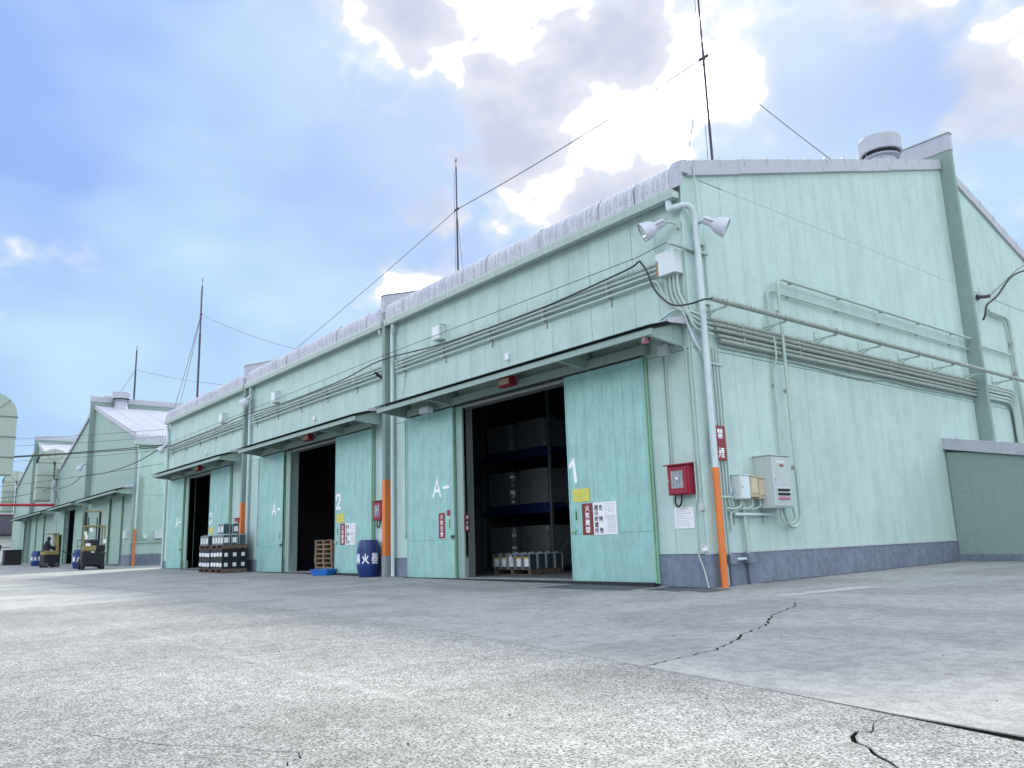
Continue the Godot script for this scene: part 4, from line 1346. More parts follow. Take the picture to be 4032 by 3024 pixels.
func cabinet(called: String, label: String, category: String, lo: Vector3, hi: Vector3, m: Material, hood := 0.03) -> Node3D:
	var c := thing(called, label, category, Vector3((lo.x + hi.x) * 0.5, lo.y, (lo.z + hi.z) * 0.5))
	var s := (hi - lo).abs()
	part(c, "housing", box_mesh(s, 0.006), m, Vector3(0, s.y * 0.5, 0))
	if hood > 0.0:
		part(c, "hood", box_mesh(Vector3(s.x + hood, 0.018, s.z + hood), 0.004), m, Vector3(0, s.y + 0.01, 0))
	return c


func wall_services() -> void:
	# --- four conduits along the front, bay by bay
	var rank := ["topmost", "second", "third", "lowest"]
	var place := ["nearest bay", "middle bay", "far bay"]
	for i in 3:
		var b: Dictionary = BAYS[i]
		var ys := [5.89, 5.80, 5.71, 5.585]
		for k in 4:
			var r: float = [0.036, 0.032, 0.030, 0.030][k]
			var x1: float = b.x1 - 0.03
			var pts := [Vector3(b.x0 + 0.36 if i == 0 else b.x0 + 0.42, ys[k], 0.085), Vector3(x1, ys[k], 0.085)]
			if i == 0:
				pts[1].x = -0.52 if k < 3 else -0.8
				if k == 3:
					pts.append_array([Vector3(-0.62, 5.56, 0.09), Vector3(-0.42, 5.12, 0.09), Vector3(-0.12, 4.86, 0.11), Vector3(0.09, 4.78, 0.0), Vector3(0.1, 4.74, -0.4)])
			var o := single("conduit", tube_mesh(fillet(pts, 0.2, 5), r, 10), M.conduit_paint, "%s of four parallel conduits along the front wall, %s" % [rank[k], place[i]], "conduit", Vector3.ZERO, "conduits along the front wall")
			var x: float = b.x0 + 0.75
			while x < pts[1].x:
				saddle(o, Vector3(x, ys[k], 0.07), Vector3(0.035, r * 2 + 0.02, 0.1))
				if k == 3:
					saddle(o, Vector3(x, ys[k] - 0.1, 0.02), Vector3(0.04, 0.16, 0.03))
				x += 1.95
	# --- pull box on the corner and the conduits that turn round it
	var pb := cabinet("pull_box", "pale pull box high on the front wall beside the corner", "electrical box", Vector3(-0.5, 5.56, 0.0), Vector3(-0.06, 6.0, 0.25), M.box_pale, 0.0)
	part(pb, "rust_stain", span_mesh(Vector3(-0.215, 0.0, 0.126), Vector3(-0.165, 0.3, 0.128)), M.wood)
	var drops := [[-0.40, 4.73], [-0.30, 4.645], [-0.21, 4.555], [-0.13, 4.445]]
	for k in 4:
		var x: float = drops[k][0]
		var y: float = drops[k][1]
		conduit("%s of the conduits that drop from the pull box and round the corner" % ["first", "second", "third", "last"][k], [Vector3(x, 5.57, 0.12), Vector3(x, 5.2, 0.11), Vector3(x + 0.12, 4.95, 0.11), Vector3(0.10, y + 0.06, 0.05), Vector3(0.1, y + 0.01, -0.2), Vector3(0.1, y, -0.5)], 0.024, M.conduit_paint, "conduits turning the corner", 0.12)
	# --- five heavy conduits along the gable
	var five := [[4.73, 4.83], [4.65, 4.73], [4.56, 4.63], [4.45, 4.53], [4.36, 4.41]]
	for k in 5:
		var a: float = five[k][0]
		var pts := [Vector3(0.10, a, -0.42 - 0.07 * k), Vector3(0.10, a - 0.0, -11.95)]
		var o := single("conduit", tube_mesh(PackedVector3Array(pts), 0.04 if k != 3 else 0.034, 12), M.conduit_weathered, "%s of five weathered conduits along the gable wall" % ["topmost", "second", "middle", "fourth", "lowest"][k], "conduit", Vector3.ZERO, "five conduits along the gable wall")
		for q in 6:
			saddle(o, Vector3(0.085, a + 0.02, -1.4 - q * 1.9), Vector3(0.11, 0.06, 0.035))
		var z := -14.45 - 0.075 * (4 - k)
		conduit("%s of five conduits that bend down beyond the ridge wall" % ["outermost", "second", "middle", "fourth", "innermost"][k], [Vector3(0.10, a, -12.1), Vector3(0.10, a, z), Vector3(0.10, 2.6, z)], 0.04, M.conduit_paint, "conduits bending down beyond the ridge wall", 0.45)
	conduit("thin wavy cable pipe just below the five conduits", [Vector3(0.04, 4.27, -0.72), Vector3(0.04, 4.27, -2.4), Vector3(0.04, 4.25, -3.9), Vector3(0.04, 4.20, -5.6), Vector3(0.04, 4.21, -6.3), Vector3(0.04, 4.30, -7.0), Vector3(0.04, 4.25, -8.1), Vector3(0.04, 4.27, -11.95)], 0.016, M.conduit_paint, "", 0.3)
	# --- cable pipe carried on brackets
	var P := thing("cable_pipe", "long cable pipe carried on steel brackets along the gable", "pipe", Vector3(0.5, 4.94, 0.0))
	part(P, "pipe", tube_mesh(PackedVector3Array([Vector3.ZERO, Vector3(0, 0, -15.2)]), 0.052, 14), M.conduit_weathered)
	for k in 9:
		var z := -0.42 - k * 1.86
		if z < -14.9:
			break
		var g := Geo.new()
		g.bbox(Vector3(-0.49, -0.03, z), Vector3(0.02, 0.28, 0.06), 0.003)
		g.bbox(Vector3(-0.24, -0.075, z), Vector3(0.5, 0.035, 0.035), 0.003)
		g.rod(Vector3(-0.48, -0.16, z), Vector3(-0.22, -0.08, z), 0.014, 6)
		part(P, "bracket", g.mesh(), M.conduit_paint)
		var ring := Geo.new()
		ring.lathe([[0.053, -0.03], [0.062, -0.03], [0.062, 0.03], [0.053, 0.03]], 14, Transform3D(Basis(Vector3.RIGHT, PI / 2), Vector3(0, 0, z)))
		part(P, "clamp", ring.mesh(), M.galvanised)
	# --- two thinner pipes higher up, turning down to the switch cabinet
	conduit("upper slim pipe on the gable that loops down under the grey cabinet", [Vector3(0.16, 5.92, -12.0), Vector3(0.16, 5.92, -2.66), Vector3(0.16, 1.15, -2.66), Vector3(0.16, 0.98, -2.5), Vector3(0.17, 0.98, -2.25), Vector3(0.18, 1.33, -2.06)], 0.033, M.conduit_paint, "slim pipes on the gable", 0.22, [Vector3(0.12, 5.92, -3.2), Vector3(0.12, 5.92, -5.1), Vector3(0.12, 5.92, -7.0), Vector3(0.12, 5.92, -8.9), Vector3(0.12, 5.92, -10.8), Vector3(0.12, 5.2, -2.66), Vector3(0.12, 3.6, -2.66), Vector3(0.12, 2.1, -2.66)])
	conduit("lower slim pipe on the gable that drops into the grey cabinet", [Vector3(0.07, 5.64, -12.0), Vector3(0.07, 5.64, -2.4), Vector3(0.07, 4.75, -2.4), Vector3(0.14, 4.6, -2.4), Vector3(0.14, 4.2, -2.4), Vector3(0.07, 4.05, -2.38), Vector3(0.07, 2.25, -2.34)], 0.022, M.conduit_paint, "slim pipes on the gable", 0.16, [Vector3(0.05, 5.64, -3.2), Vector3(0.05, 5.64, -5.1), Vector3(0.05, 5.64, -7.0), Vector3(0.05, 5.64, -8.9), Vector3(0.05, 5.64, -10.8), Vector3(0.05, 3.7, -2.37)])
	conduit("short pipe looped below the grey cabinet", [Vector3(0.16, 1.33, -1.98), Vector3(0.16, 1.08, -2.02), Vector3(0.16, 1.02, -2.28), Vector3(0.16, 1.1, -2.5), Vector3(0.16, 1.33, -2.42)], 0.022, M.conduit_paint, "", 0.12)
	# --- bundle of uprights beside the corner
	for k in 4:
		var z := -0.40 - 0.085 * k
		conduit("%s of four upright conduits behind the no smoking sign" % ["leftmost", "second", "third", "rightmost"][k], [Vector3(0.06, 4.22 - 0.02 * k, z), Vector3(0.06, [0.02, 0.02, 1.55, 1.6][k], z)] if k < 2 else [Vector3(0.06, 4.22, z), Vector3(0.06, 1.5, z), Vector3(0.06, 1.24, z - 0.1), Vector3(0.06, 1.24, -0.72 - 0.12 * k)], 0.021, M.conduit_paint, "upright conduits by the corner", 0.14)
	for y in [3.9, 1.52]:
		var g := Geo.new()
		g.bbox(Vector3(0.075, y, -0.53), Vector3(0.05, 0.035, 0.4), 0.003)
		single("strut", g.mesh(), M.conduit_paint, "short steel strut clamping the upright conduits %s the no smoking sign" % ("above" if y > 3 else "below"), "strut", Vector3.ZERO, "struts behind the upright conduits")
	# --- cabinets on the gable
	var big := cabinet("switch_cabinet", "tall grey switch cabinet with three rows of knobs on the gable wall", "electrical cabinet", Vector3(0.0, 1.32, -2.15), Vector3(0.35, 2.26, -1.5), M.box_grey, 0.05)
	var door := part(big, "door", box_mesh(Vector3(0.02, 0.88, 0.60), 0.005), M.box_grey, Vector3(0.185, 0.47, 0))
	part(door, "handle", box_mesh(Vector3(0.02, 0.12, 0.03), 0.004), M.label_paper, Vector3(0.016, 0.03, 0.25))
	part(door, "handle_slot", box_mesh(Vector3(0.024, 0.08, 0.014), 0.002), M.dark_void, Vector3(0.017, 0.03, 0.25))
	part(door, "nameplate", box_mesh(Vector3(0.004, 0.02, 0.26)), M.label_paper, Vector3(0.0115, 0.37, 0.0))
	for k in 2:
		var g := Geo.new()
		g.lathe([[0.022, 0.0], [0.022, 0.02], [0.0, 0.03]], 10, Transform3D(Basis(Vector3.BACK, -PI / 2), Vector3.ZERO))
		part(door, "pilot_lamp", g.mesh(), M.wood if k == 0 else M.red_dark, Vector3(0.01, 0.30, 0.03 - 0.06 * k))
	for row in 3:
		for k in 6:
			var g := Geo.new()
			g.lathe([[0.02, 0.0], [0.024, 0.012], [0.018, 0.035], [0.0, 0.04]], 10, Transform3D(Basis(Vector3.BACK, -PI / 2), Vector3.ZERO))
			part(door, "knob", g.mesh(), [M.black_rubber, M.black_rubber, M.button_pink][row], Vector3(0.01, -0.15 - row * 0.075, 0.15 - k * 0.062))
			if row == 0:
				part(door, "tag", box_mesh(Vector3(0.003, 0.016, 0.035)), M.label_paper, Vector3(0.0115, -0.105, 0.15 - k * 0.062))
	var b2 := cabinet("junction_cabinet", "small pale grey cabinet left of two beige boxes on the gable", "electrical box", Vector3(0.0, 1.48, -1.06), Vector3(0.2, 1.9, -0.77), M.box_pale, 0.04)
	part(b2, "door", box_mesh(Vector3(0.012, 0.39, 0.26), 0.004), M.box_pale, Vector3(0.106, 0.21, 0))
	part(b2, "latch", box_mesh(Vector3(0.016, 0.05, 0.02), 0.003), M.galvanised, Vector3(0.116, 0.21, 0.1))
	for k in 2:
		var z := -1.32 - 0.25 * k
		var bx := cabinet("meter_box", "%s beige box between the grey cabinets on the gable" % ("taller" if k == 0 else "shorter"), "electrical box", Vector3(0.0, 1.52 - 0.03 * k, z + 0.01), Vector3(0.2, 1.88 - 0.03 * k, z + 0.24), M.box_beige, 0.04)
		part(bx, "cover", box_mesh(Vector3(0.01, 0.3, 0.19), 0.004), M.box_beige, Vector3(0.105, 0.18, 0))
		part(bx, "cover_seam", box_mesh(Vector3(0.004, 0.006, 0.19)), M.dark_void, Vector3(0.111, 0.06, 0))
	cabinet("wall_switch", "tiny grey switch box beside the small pale cabinet", "switch", Vector3(0.0, 1.6, -0.73), Vector3(0.07, 1.72, -0.65), M.box_grey, 0.0)
	var chan := Geo.new()
	chan.rod(Vector3(0.09, 1.215, -0.7), Vector3(0.09, 1.215, -1.82), 0.028, 10)
	single("strut", chan.mesh(), M.pipe_white, "white horizontal tube under the beige boxes", "tube")
	for k in 3:
		var g := Geo.new()
		var z: float = [-0.78, -1.1, -1.66][k]
		g.span(Vector3(0.005, 1.05, z - 0.02), Vector3(0.03, 1.35, z + 0.02))
		single("strut", g.mesh(), M.conduit_paint, "%s upright strap behind the white tube" % ["left", "middle", "right"][k], "strut", Vector3.ZERO, "straps behind the white tube")
	for k in 3:
		var z0: float = [-0.85, -1.19, -1.44][k]
		conduit("%s flexible conduit looping under the small boxes" % ["left", "middle", "right"][k], [Vector3(0.12, 1.5, z0), Vector3(0.12, 1.36, z0 - 0.02), Vector3(0.11, 1.3, z0 + 0.2), Vector3(0.08, 1.34, z0 + 0.4), Vector3(0.07, 1.25, -0.62 + 0.02 * k), Vector3(0.07, 0.95, -0.6 - 0.02 * k)], 0.02, M.conduit_paint, "flexible conduits under the small boxes", 0.1)
	conduit("thick upright conduit from the white tube down to the box on the plinth", [Vector3(0.07, 1.47, -0.98), Vector3(0.07, 0.52, -1.02)], 0.03, M.conduit_paint, "")
	for k in 2:
		var z: float = [-0.48, -1.02][k]
		var jb := cabinet("junction_box", "grey junction box on the plinth, %s of a pair joined by a white tube" % ("left" if k == 0 else "right"), "junction box", Vector3(0.016, 0.37, z - 0.11), Vector3(0.15, 0.54, z + 0.1), M.plinth, 0.0)
		part(jb, "lid", box_mesh(Vector3(0.01, 0.15, 0.18), 0.003), M.plinth, Vector3(0.07, 0.085, 0))
		conduit("%s conduit running from the junction boxes into the paving" % ("left" if k == 0 else "right"), [Vector3(0.07, 0.38, z), Vector3(0.07, gh(0, z) - 0.02, z - 0.02)], 0.035, M.plinth, "conduits into the paving")
	var link := Geo.new()
	link.rod(Vector3(0.09, 0.45, -0.6), Vector3(0.09, 0.45, -0.91), 0.026, 10)
	single("strut", link.mesh(), M.pipe_white, "short white tube joining the two junction boxes on the plinth", "tube")
	# --- front wall between door and corner
	cabinet("junction_box", "small pale junction box under the canopy beside the corner", "junction box", Vector3(-0.73, 4.14, 0.0), Vector3(-0.5, 4.33, 0.1), M.box_pale, 0.0)
	conduit("left of two thin conduits dropping to the red fire box", [Vector3(-0.68, 4.15, 0.03), Vector3(-0.68, 2.1, 0.03)], 0.014, M.conduit_paint, "thin conduits to the fire box")
	conduit("right of two thin conduits dropping to the red fire box", [Vector3(-0.62, 4.15, 0.03), Vector3(-0.63, 2.1, 0.03)], 0.011, M.conduit_paint, "thin conduits to the fire box")
	conduit("drooping wire beside the junction box under the canopy", [Vector3(-0.52, 4.4, 0.08), Vector3(-0.5, 4.1, 0.1), Vector3(-0.54, 3.95, 0.1), Vector3(-0.58, 4.0, 0.06), Vector3(-0.57, 4.15, 0.05)], 0.008, M.conduit_paint, "", 0.08)
	conduit("thin conduit from the junction box to the corner and down", [Vector3(-0.5, 4.28, 0.04), Vector3(-0.13, 4.22, 0.04), Vector3(-0.12, 1.5, 0.04), Vector3(-0.17, 1.38, 0.04), Vector3(-0.18, 0.55, 0.05), Vector3(-0.08, 0.32, 0.05), Vector3(0.0, 0.0, 0.06)], 0.015, M.conduit_paint, "thin conduits at the corner", 0.12)
	conduit("thinner conduit right at the corner of the front wall", [Vector3(-0.05, 6.5, 0.03), Vector3(-0.05, 1.42, 0.03)], 0.013, M.conduit_paint, "thin conduits at the corner")
	cabinet("wall_switch", "tiny grey switch box low on the corner of the front wall", "switch", Vector3(-0.09, 1.29, 0.002), Vector3(-0.01, 1.42, 0.07), M.box_grey, 0.0)
	conduit("thin conduit from the corner switch box to the white sensor", [Vector3(-0.05, 1.3, 0.035), Vector3(-0.04, 0.72, 0.04)], 0.011, M.conduit_paint, "thin conduits at the corner")
	var cam := thing("wall_sensor", "small white sensor at knee height on the corner", "sensor", Vector3(0.0, 0.6, 0.02))
	part(cam, "body", box_mesh(Vector3(0.09, 0.09, 0.09), 0.012), M.white_plastic, Vector3(-0.02, 0.05, 0.05))
	part(cam, "hood", box_mesh(Vector3(0.1, 0.012, 0.12), 0.004), M.white_plastic, Vector3(-0.02, 0.102, 0.06))
	conduit("white plastic pipe bending over the end of the canopy", [Vector3(-0.62, 4.80, 0.09), Vector3(-0.35, 4.9, 0.09), Vector3(-0.1, 4.9, 0.09), Vector3(-0.02, 4.6, 0.06), Vector3(0.06, 4.2, -0.02), Vector3(0.05, 4.0, -0.33), Vector3(0.05, 1.0, -0.36)], 0.024, M.pipe_white, "", 0.16)
	# steel arms at the corner that hold the messenger wire
	for k in 3:
		var g := Geo.new()
		if k == 0: g.bbox(Vector3(0.045, 6.02, -0.05), Vector3(0.06, 0.06, 1.1), 0.004)
		elif k == 1: g.bbox(Vector3(0.03, 6.19, -0.42), Vector3(0.05, 0.03, 0.32), 0.003)
		else: g.bbox(Vector3(0.03, 5.05, -0.42), Vector3(0.05, 0.05, 0.34), 0.003)
		single("steel_bracket", g.mesh(), M.conduit_paint, ["steel arm at the corner that holds the messenger wire", "short steel arm above the messenger wire arm", "short steel arm beside the start of the cable pipe"][k], "steel arm", Vector3.ZERO, "steel arms at the corner")
	conduit("thin upright pipe on the gable behind the rain pipe", [Vector3(0.03, 6.2, -0.52), Vector3(0.03, 4.75, -0.56)], 0.014, M.conduit_paint, "")
	conduit("thin pipe from the verge down the gable beside the corner", [Vector3(0.09, 7.7, -0.33), Vector3(0.09, 6.6, -0.34)], 0.016, M.conduit_paint, "")
	lamp_at("floodlight at the corner facing the yard along the front", Vector3(-0.08, 6.5, 0.05), Vector3(-0.44, 6.42, 0.46), Vector3(-0.62, -0.42, 0.66), 1.0)
	lamp_at("floodlight at the corner turned towards the gable side", Vector3(0.04, 6.5, -0.34), Vector3(0.52, 6.38, -0.40), Vector3(0.75, -0.5, -0.6), 1.0)
	lamp_at("floodlight on the fire wall beyond the middle bay", Vector3(-20.95, 6.5, 0.1), Vector3(-20.55, 6.36, 0.4), Vector3(-0.35, -0.65, 0.6), 1.0)
	lamp_at("floodlight at the far end of the long warehouse", Vector3(-31.1, 5.9, 0.03), Vector3(-30.95, 5.72, 0.45), Vector3(-0.2, -0.7, 0.6), 1.0)
	lamp_at("floodlight beside the ridge wall of the gabled warehouse", Vector3(-50.4, 6.9, -0.3), Vector3(-49.9, 6.6, 0.3), Vector3(-0.3, -0.75, 0.6), 1.0)
	# small boxes on the front wall above the canopies
	for k in 3:
		var x: float = [-7.9, -18.35, -23.7][k]
		var bx := cabinet("meter_box", "pale meter box above the %s canopy" % ["nearest", "middle", "far"][k], "electrical box", Vector3(x - 0.17, 6.02, 0.0), Vector3(x + 0.17, 6.40, 0.2), M.box_pale, 0.03)
		part(bx, "door", box_mesh(Vector3(0.30, 0.34, 0.012), 0.004), M.box_pale, Vector3(0, 0.19, 0.106))
		for h in 2:
			part(bx, "hinge", box_mesh(Vector3(0.016, 0.05, 0.02), 0.003), M.galvanised, Vector3(0.172, 0.1 + 0.18 * h, 0.06))
		conduit("short conduit from the meter box above the %s canopy" % ["nearest", "middle", "far"][k], [Vector3(x, 6.03, 0.09), Vector3(x, 5.9, 0.09)], 0.014, M.conduit_paint, "conduits under the meter boxes")
		var sx: float = [-5.22, -15.3, -25.8][k]
		var sb := cabinet("wall_sensor", "little white sensor box above the %s canopy" % ["nearest", "middle", "far"][k], "sensor", Vector3(sx - 0.06, 4.97, 0.0), Vector3(sx + 0.06, 5.12, 0.06), M.white_plastic, 0.0)
		part(sb, "wire", tube_mesh(PackedVector3Array([Vector3(0, 0.01, 0), Vector3(0.02, -0.12, -0.01), Vector3(-0.01, -0.22, 0.0)]), 0.007, 6), M.white_plastic)
	conduit("white wire dropping to the canopy beside the near rain pipe", [Vector3(-9.75, 5.57, 0.03), Vector3(-9.75, 5.1, 0.03), Vector3(-9.85, 4.9, 0.04), Vector3(-9.85, 4.74, 0.05)], 0.012, M.pipe_white, "", 0.1)
	for k in 2:
		var x: float = [-9.72, -19.95][k]
		conduit("thin conduit beside the rain pipe of the %s fire wall" % ["near", "far"][k], [Vector3(x, 4.2, 0.02), Vector3(x, 1.2, 0.02)], 0.012, M.conduit_paint, "thin conduits beside the fire walls")
		cabinet("wall_switch", "tiny switch box beside the rain pipe of the %s fire wall" % ["near", "far"][k], "switch", Vector3(x - 0.05, 1.08, 0.0), Vector3(x + 0.05, 1.22, 0.06), M.box_grey, 0.0)
	# things under the nearest canopy
	var horn := thing("horn_speaker", "small pink and white horn under the right end of the nearest canopy", "speaker", Vector3(-0.42, 4.3, 0.72))
	part(horn, "bell", box_mesh(Vector3(0.16, 0.16, 0.06), 0.02), M.button_pink, Vector3(0, 0, 0.06))
	part(horn, "mouth", box_mesh(Vector3(0.09, 0.09, 0.01), 0.02), M.white_plastic, Vector3(0, 0, 0.095))
	part(horn, "driver", box_mesh(Vector3(0.09, 0.09, 0.08), 0.015), M.red_dark, Vector3(0, 0.01, -0.01))
	part(horn, "bracket", box_mesh(Vector3(0.03, 0.14, 0.03)), M.galvanised, Vector3(0, 0.1, 0.0))
	for k in 3:
		var x: float = [-4.85, -15.05, -25.7][k]
		var ex := thing("warning_lamp", "red boxed warning lamp under the %s canopy" % ["nearest", "middle", "far"][k], "lamp", Vector3(x, 4.36, 0.36), "red warning lamps under the canopies")
		part(ex, "housing", box_mesh(Vector3(0.46, 0.22, 0.16), 0.012), M.red_paint)
		part(ex, "face", box_mesh(Vector3(0.36, 0.13, 0.012), 0.004), M.box_beige, Vector3(-0.02, 0.0, 0.083))
		part(ex, "bracket", box_mesh(Vector3(0.1, 0.04, 0.16)), M.steel_paint, Vector3(0, 0.03, -0.15))
	var un := thing("work_lamp", "pale box lamp hung under the left end of the nearest canopy", "lamp", Vector3(-8.05, 4.2, 0.42))
	part(un, "housing", box_mesh(Vector3(0.42, 0.16, 0.2), 0.03), M.box_pale, Vector3(0, 0, 0))
	part(un, "lens", box_mesh(Vector3(0.36, 0.02, 0.16), 0.005), M.pane, Vector3(0, -0.09, 0))
	part(un, "hanger", box_mesh(Vector3(0.03, 0.2, 0.03)), M.galvanised, Vector3(0.1, 0.17, 0))
	# boxes on the warehouse beyond the alley
	cabinet("junction_box", "small box with slot on the front of the gabled warehouse beside its corner", "electrical box", Vector3(-40.5, 1.8, -0.5), Vector3(-40.1, 2.25, -0.35), M.box_pale, 0.0)
	cabinet("junction_box", "small box on the alley wall of the gabled warehouse", "electrical box", Vector3(-39.5, 1.75, -1.36), Vector3(-39.35, 2.02, -1.12), M.box_pale, 0.0)
	cabinet("junction_box", "larger square box on the alley wall of the gabled warehouse", "electrical box", Vector3(-39.5, 1.76, -2.2), Vector3(-39.28, 2.22, -1.72), M.box_pale, 0.0)
	conduit("low horizontal conduit on the alley wall of the gabled warehouse", [Vector3(-39.42, 1.55, -0.45), Vector3(-39.42, 1.57, -3.6)], 0.03, M.conduit_paint, "")
	for k in 3:
		conduit("%s upright conduit beside the orange foot of the gabled warehouse" % ["left", "middle", "right"][k], [Vector3(-39.44, 5.2, -0.86 - 0.09 * k), Vector3(-39.44, 1.58, -0.86 - 0.09 * k)], 0.02, M.conduit_paint, "upright conduits on the gabled warehouse")
	# right edge: anchor, cable and pipe beyond the ridge wall
	conduit("pipe that turns down beyond the ridge wall at the right edge", [Vector3(0.1, 7.0, -13.65), Vector3(0.1, 7.0, -15.15), Vector3(0.1, 2.6, -15.15)], 0.055, M.conduit_paint, "", 0.4, [Vector3(0.08, 6.2, -15.15), Vector3(0.08, 5.3, -15.15)])
	conduit("slim pipe just beyond the ridge wall", [Vector3(0.08, 5.85, -12.1), Vector3(0.08, 5.85, -15.0)], 0.03, M.conduit_paint, "")
	var an := thing("cable_anchor", "dark wall anchor beyond the ridge wall with a cable tied to it", "anchor", Vector3(0.06, 7.34, -13.15))
	part(an, "plate", box_mesh(Vector3(0.06, 0.16, 0.1), 0.008), M.mast_steel, Vector3(0, 0, 0))
	part(an, "insulator", tube_mesh(PackedVector3Array([Vector3(0.02, 0, 0), Vector3(0.14, 0.0, -0.12), Vector3(0.24, 0.02, -0.22)]), 0.05, 8), M.mast_steel)
	part(an, "pin", tube_mesh(PackedVector3Array([Vector3(0.04, 0.05, -0.05), Vector3(0.05, 0.3, -0.05)]), 0.012, 6), M.galvanised)


# ---------------------------------------------------------------- lettering drawn stroke by stroke

func glyph(c: String) -> Array:   # strokes on a 0..100 square, y down
	match c:
		"火": return [[50,8,50,40,40,68,12,94], [50,45,62,70,90,94], [20,32,30,52], [82,28,68,50]]
		"気": return [[28,6,12,36], [24,20,88,20], [28,36,80,36], [14,52,74,52,76,78,84,92,94,80], [58,60,18,94], [22,64,56,90]]
		"厳": return [[22,6,28,18], [48,4,50,16], [78,4,70,18], [12,24,92,24], [18,24,16,60,6,94], [26,38,52,38], [28,50,50,50], [32,38,32,76], [48,38,48,88], [32,62,48,62], [26,78,54,72], [66,32,56,54], [64,42,92,42], [84,42,76,68,56,94], [64,54,76,78,94,94]]
		"禁": return [[8,18,46,18], [27,5,27,48], [27,20,8,42], [28,22,44,38], [54,18,92,18], [73,5,73,48], [72,20,54,42], [74,22,94,42], [26,58,76,58], [10,72,90,72], [50,72,50,96,40,92], [32,80,20,94], [68,80,82,94]]
		"危": return [[38,4,14,30], [34,14,66,14,54,28], [10,32,92,32], [22,32,20,62,8,94], [40,48,74,48,72,66,62,66], [40,48,40,86,50,92,88,92,92,78]]
		"険": return [[12,8,12,96], [12,10,32,10,22,32,32,50,26,60,14,58], [66,4,40,32], [66,4,94,32], [52,34,82,34], [46,44,88,44,88,64,46,64,46,44], [67,34,67,64,58,80,38,95], [67,66,76,82,95,95]]
		"物": return [[20,12,10,34], [14,26,44,26], [28,6,28,96], [6,62,46,50], [58,6,46,36], [54,24,92,24,88,86,78,94,70,86], [66,26,46,66], [80,26,50,90]]
		"屋": return [[18,8,86,8,86,28,18,28], [18,8,18,50,6,92], [30,40,90,40], [54,42,38,58,78,56], [68,48,84,62], [30,74,88,74], [58,60,58,94], [22,94,96,94]]
		"内": return [[14,24,14,96], [14,24,86,24,86,90,74,92], [50,4,48,44,24,76], [50,44,76,72]]
		"貯": return [[12,10,42,10,42,70,12,70,12,10], [12,30,42,30], [12,50,42,50], [20,72,8,92], [34,72,46,90], [72,4,72,16], [52,32,52,18,94,18,94,32], [52,44,94,44], [74,44,74,92,62,88]]
		"蔵": return [[8,14,92,14], [34,4,34,24], [66,4,66,24], [16,30,92,30], [18,30,16,64,6,94], [30,44,58,44], [30,44,30,90,60,90], [30,60,56,60,56,76,30,76], [44,44,44,60], [44,76,44,90], [68,20,72,60,92,94,96,80], [88,50,60,94], [80,20,88,26]]
		"所": return [[10,12,48,12], [14,30,44,30,44,52,14,52], [14,30,14,64,6,94], [88,6,58,18,58,50,48,94], [58,42,96,42], [78,42,78,96]]
		"煙": return [[10,36,16,54], [40,28,32,50], [24,6,24,48,6,94], [25,60,40,84], [48,10,96,10], [52,26,92,26,92,50,52,50,52,26], [66,10,66,50], [78,10,78,50], [54,70,92,70], [72,54,72,92], [46,92,98,92]]
		"注": return [[14,8,28,20], [8,34,22,46], [8,94,28,62], [58,4,68,16], [40,26,94,26], [46,54,88,54], [67,26,67,92], [36,92,98,92]]
		"意": return [[50,2,50,12], [18,14,82,14], [36,18,40,28], [64,18,60,28], [8,32,92,32], [26,40,74,40,74,62,26,62,26,40], [26,51,74,51], [14,74,8,92], [30,72,32,92,62,94,70,84], [50,68,56,80], [78,70,92,88]]
		"消": return [[14,8,28,20], [8,34,22,46], [8,94,28,62], [66,4,66,34], [44,12,52,28], [90,10,80,28], [46,36,46,96], [46,36,90,36,90,88,80,92], [46,54,90,54], [46,70,90,70]]
		"器": return [[16,6,42,6,42,28,16,28,16,6], [58,6,84,6,84,28,58,28,58,6], [8,46,92,46], [50,30,46,46,10,66], [54,46,92,66], [16,68,42,68,42,94,16,94,16,68], [58,68,84,68,84,94,58,94,58,68], [66,32,74,38]]
	return []


func brush(im: Image, strokes: Array, at: Vector2, size: Vector2, wide: float, col: Color) -> void:
	for s in strokes:
		for i in range(0, s.size() - 3, 2):
			var a := at + Vector2(s[i], s[i + 1]) * 0.01 * size
			var b := at + Vector2(s[i + 2], s[i + 3]) * 0.01 * size
			var h := wide * 0.5
			var x0 := maxi(0, int(minf(a.x, b.x) - h - 1))
			var x1 := mini(im.get_width() - 1, int(maxf(a.x, b.x) + h + 1))
			var y0 := maxi(0, int(minf(a.y, b.y) - h - 1))
			var y1 := mini(im.get_height() - 1, int(maxf(a.y, b.y) + h + 1))
			var d := b - a
			var l := maxf(d.length_squared(), 0.001)
			for y in range(y0, y1 + 1):
				for x in range(x0, x1 + 1):
					var p := Vector2(x + 0.5, y + 0.5)
					var t := clampf((p - a).dot(d) / l, 0.0, 1.0)
					var q := clampf(h + 0.5 - p.distance_to(a + d * t), 0.0, 1.0)
					if q > 0.0:
						im.set_pixel(x, y, im.get_pixel(x, y).lerp(col, q))


func column(im: Image, text: String, x: float, y: float, w: float, h: float, step: float, wide: float, col: Color) -> void:
	for i in text.length():
		brush(im, glyph(text[i]), Vector2(x, y + i * step), Vector2(w, h), wide, col)


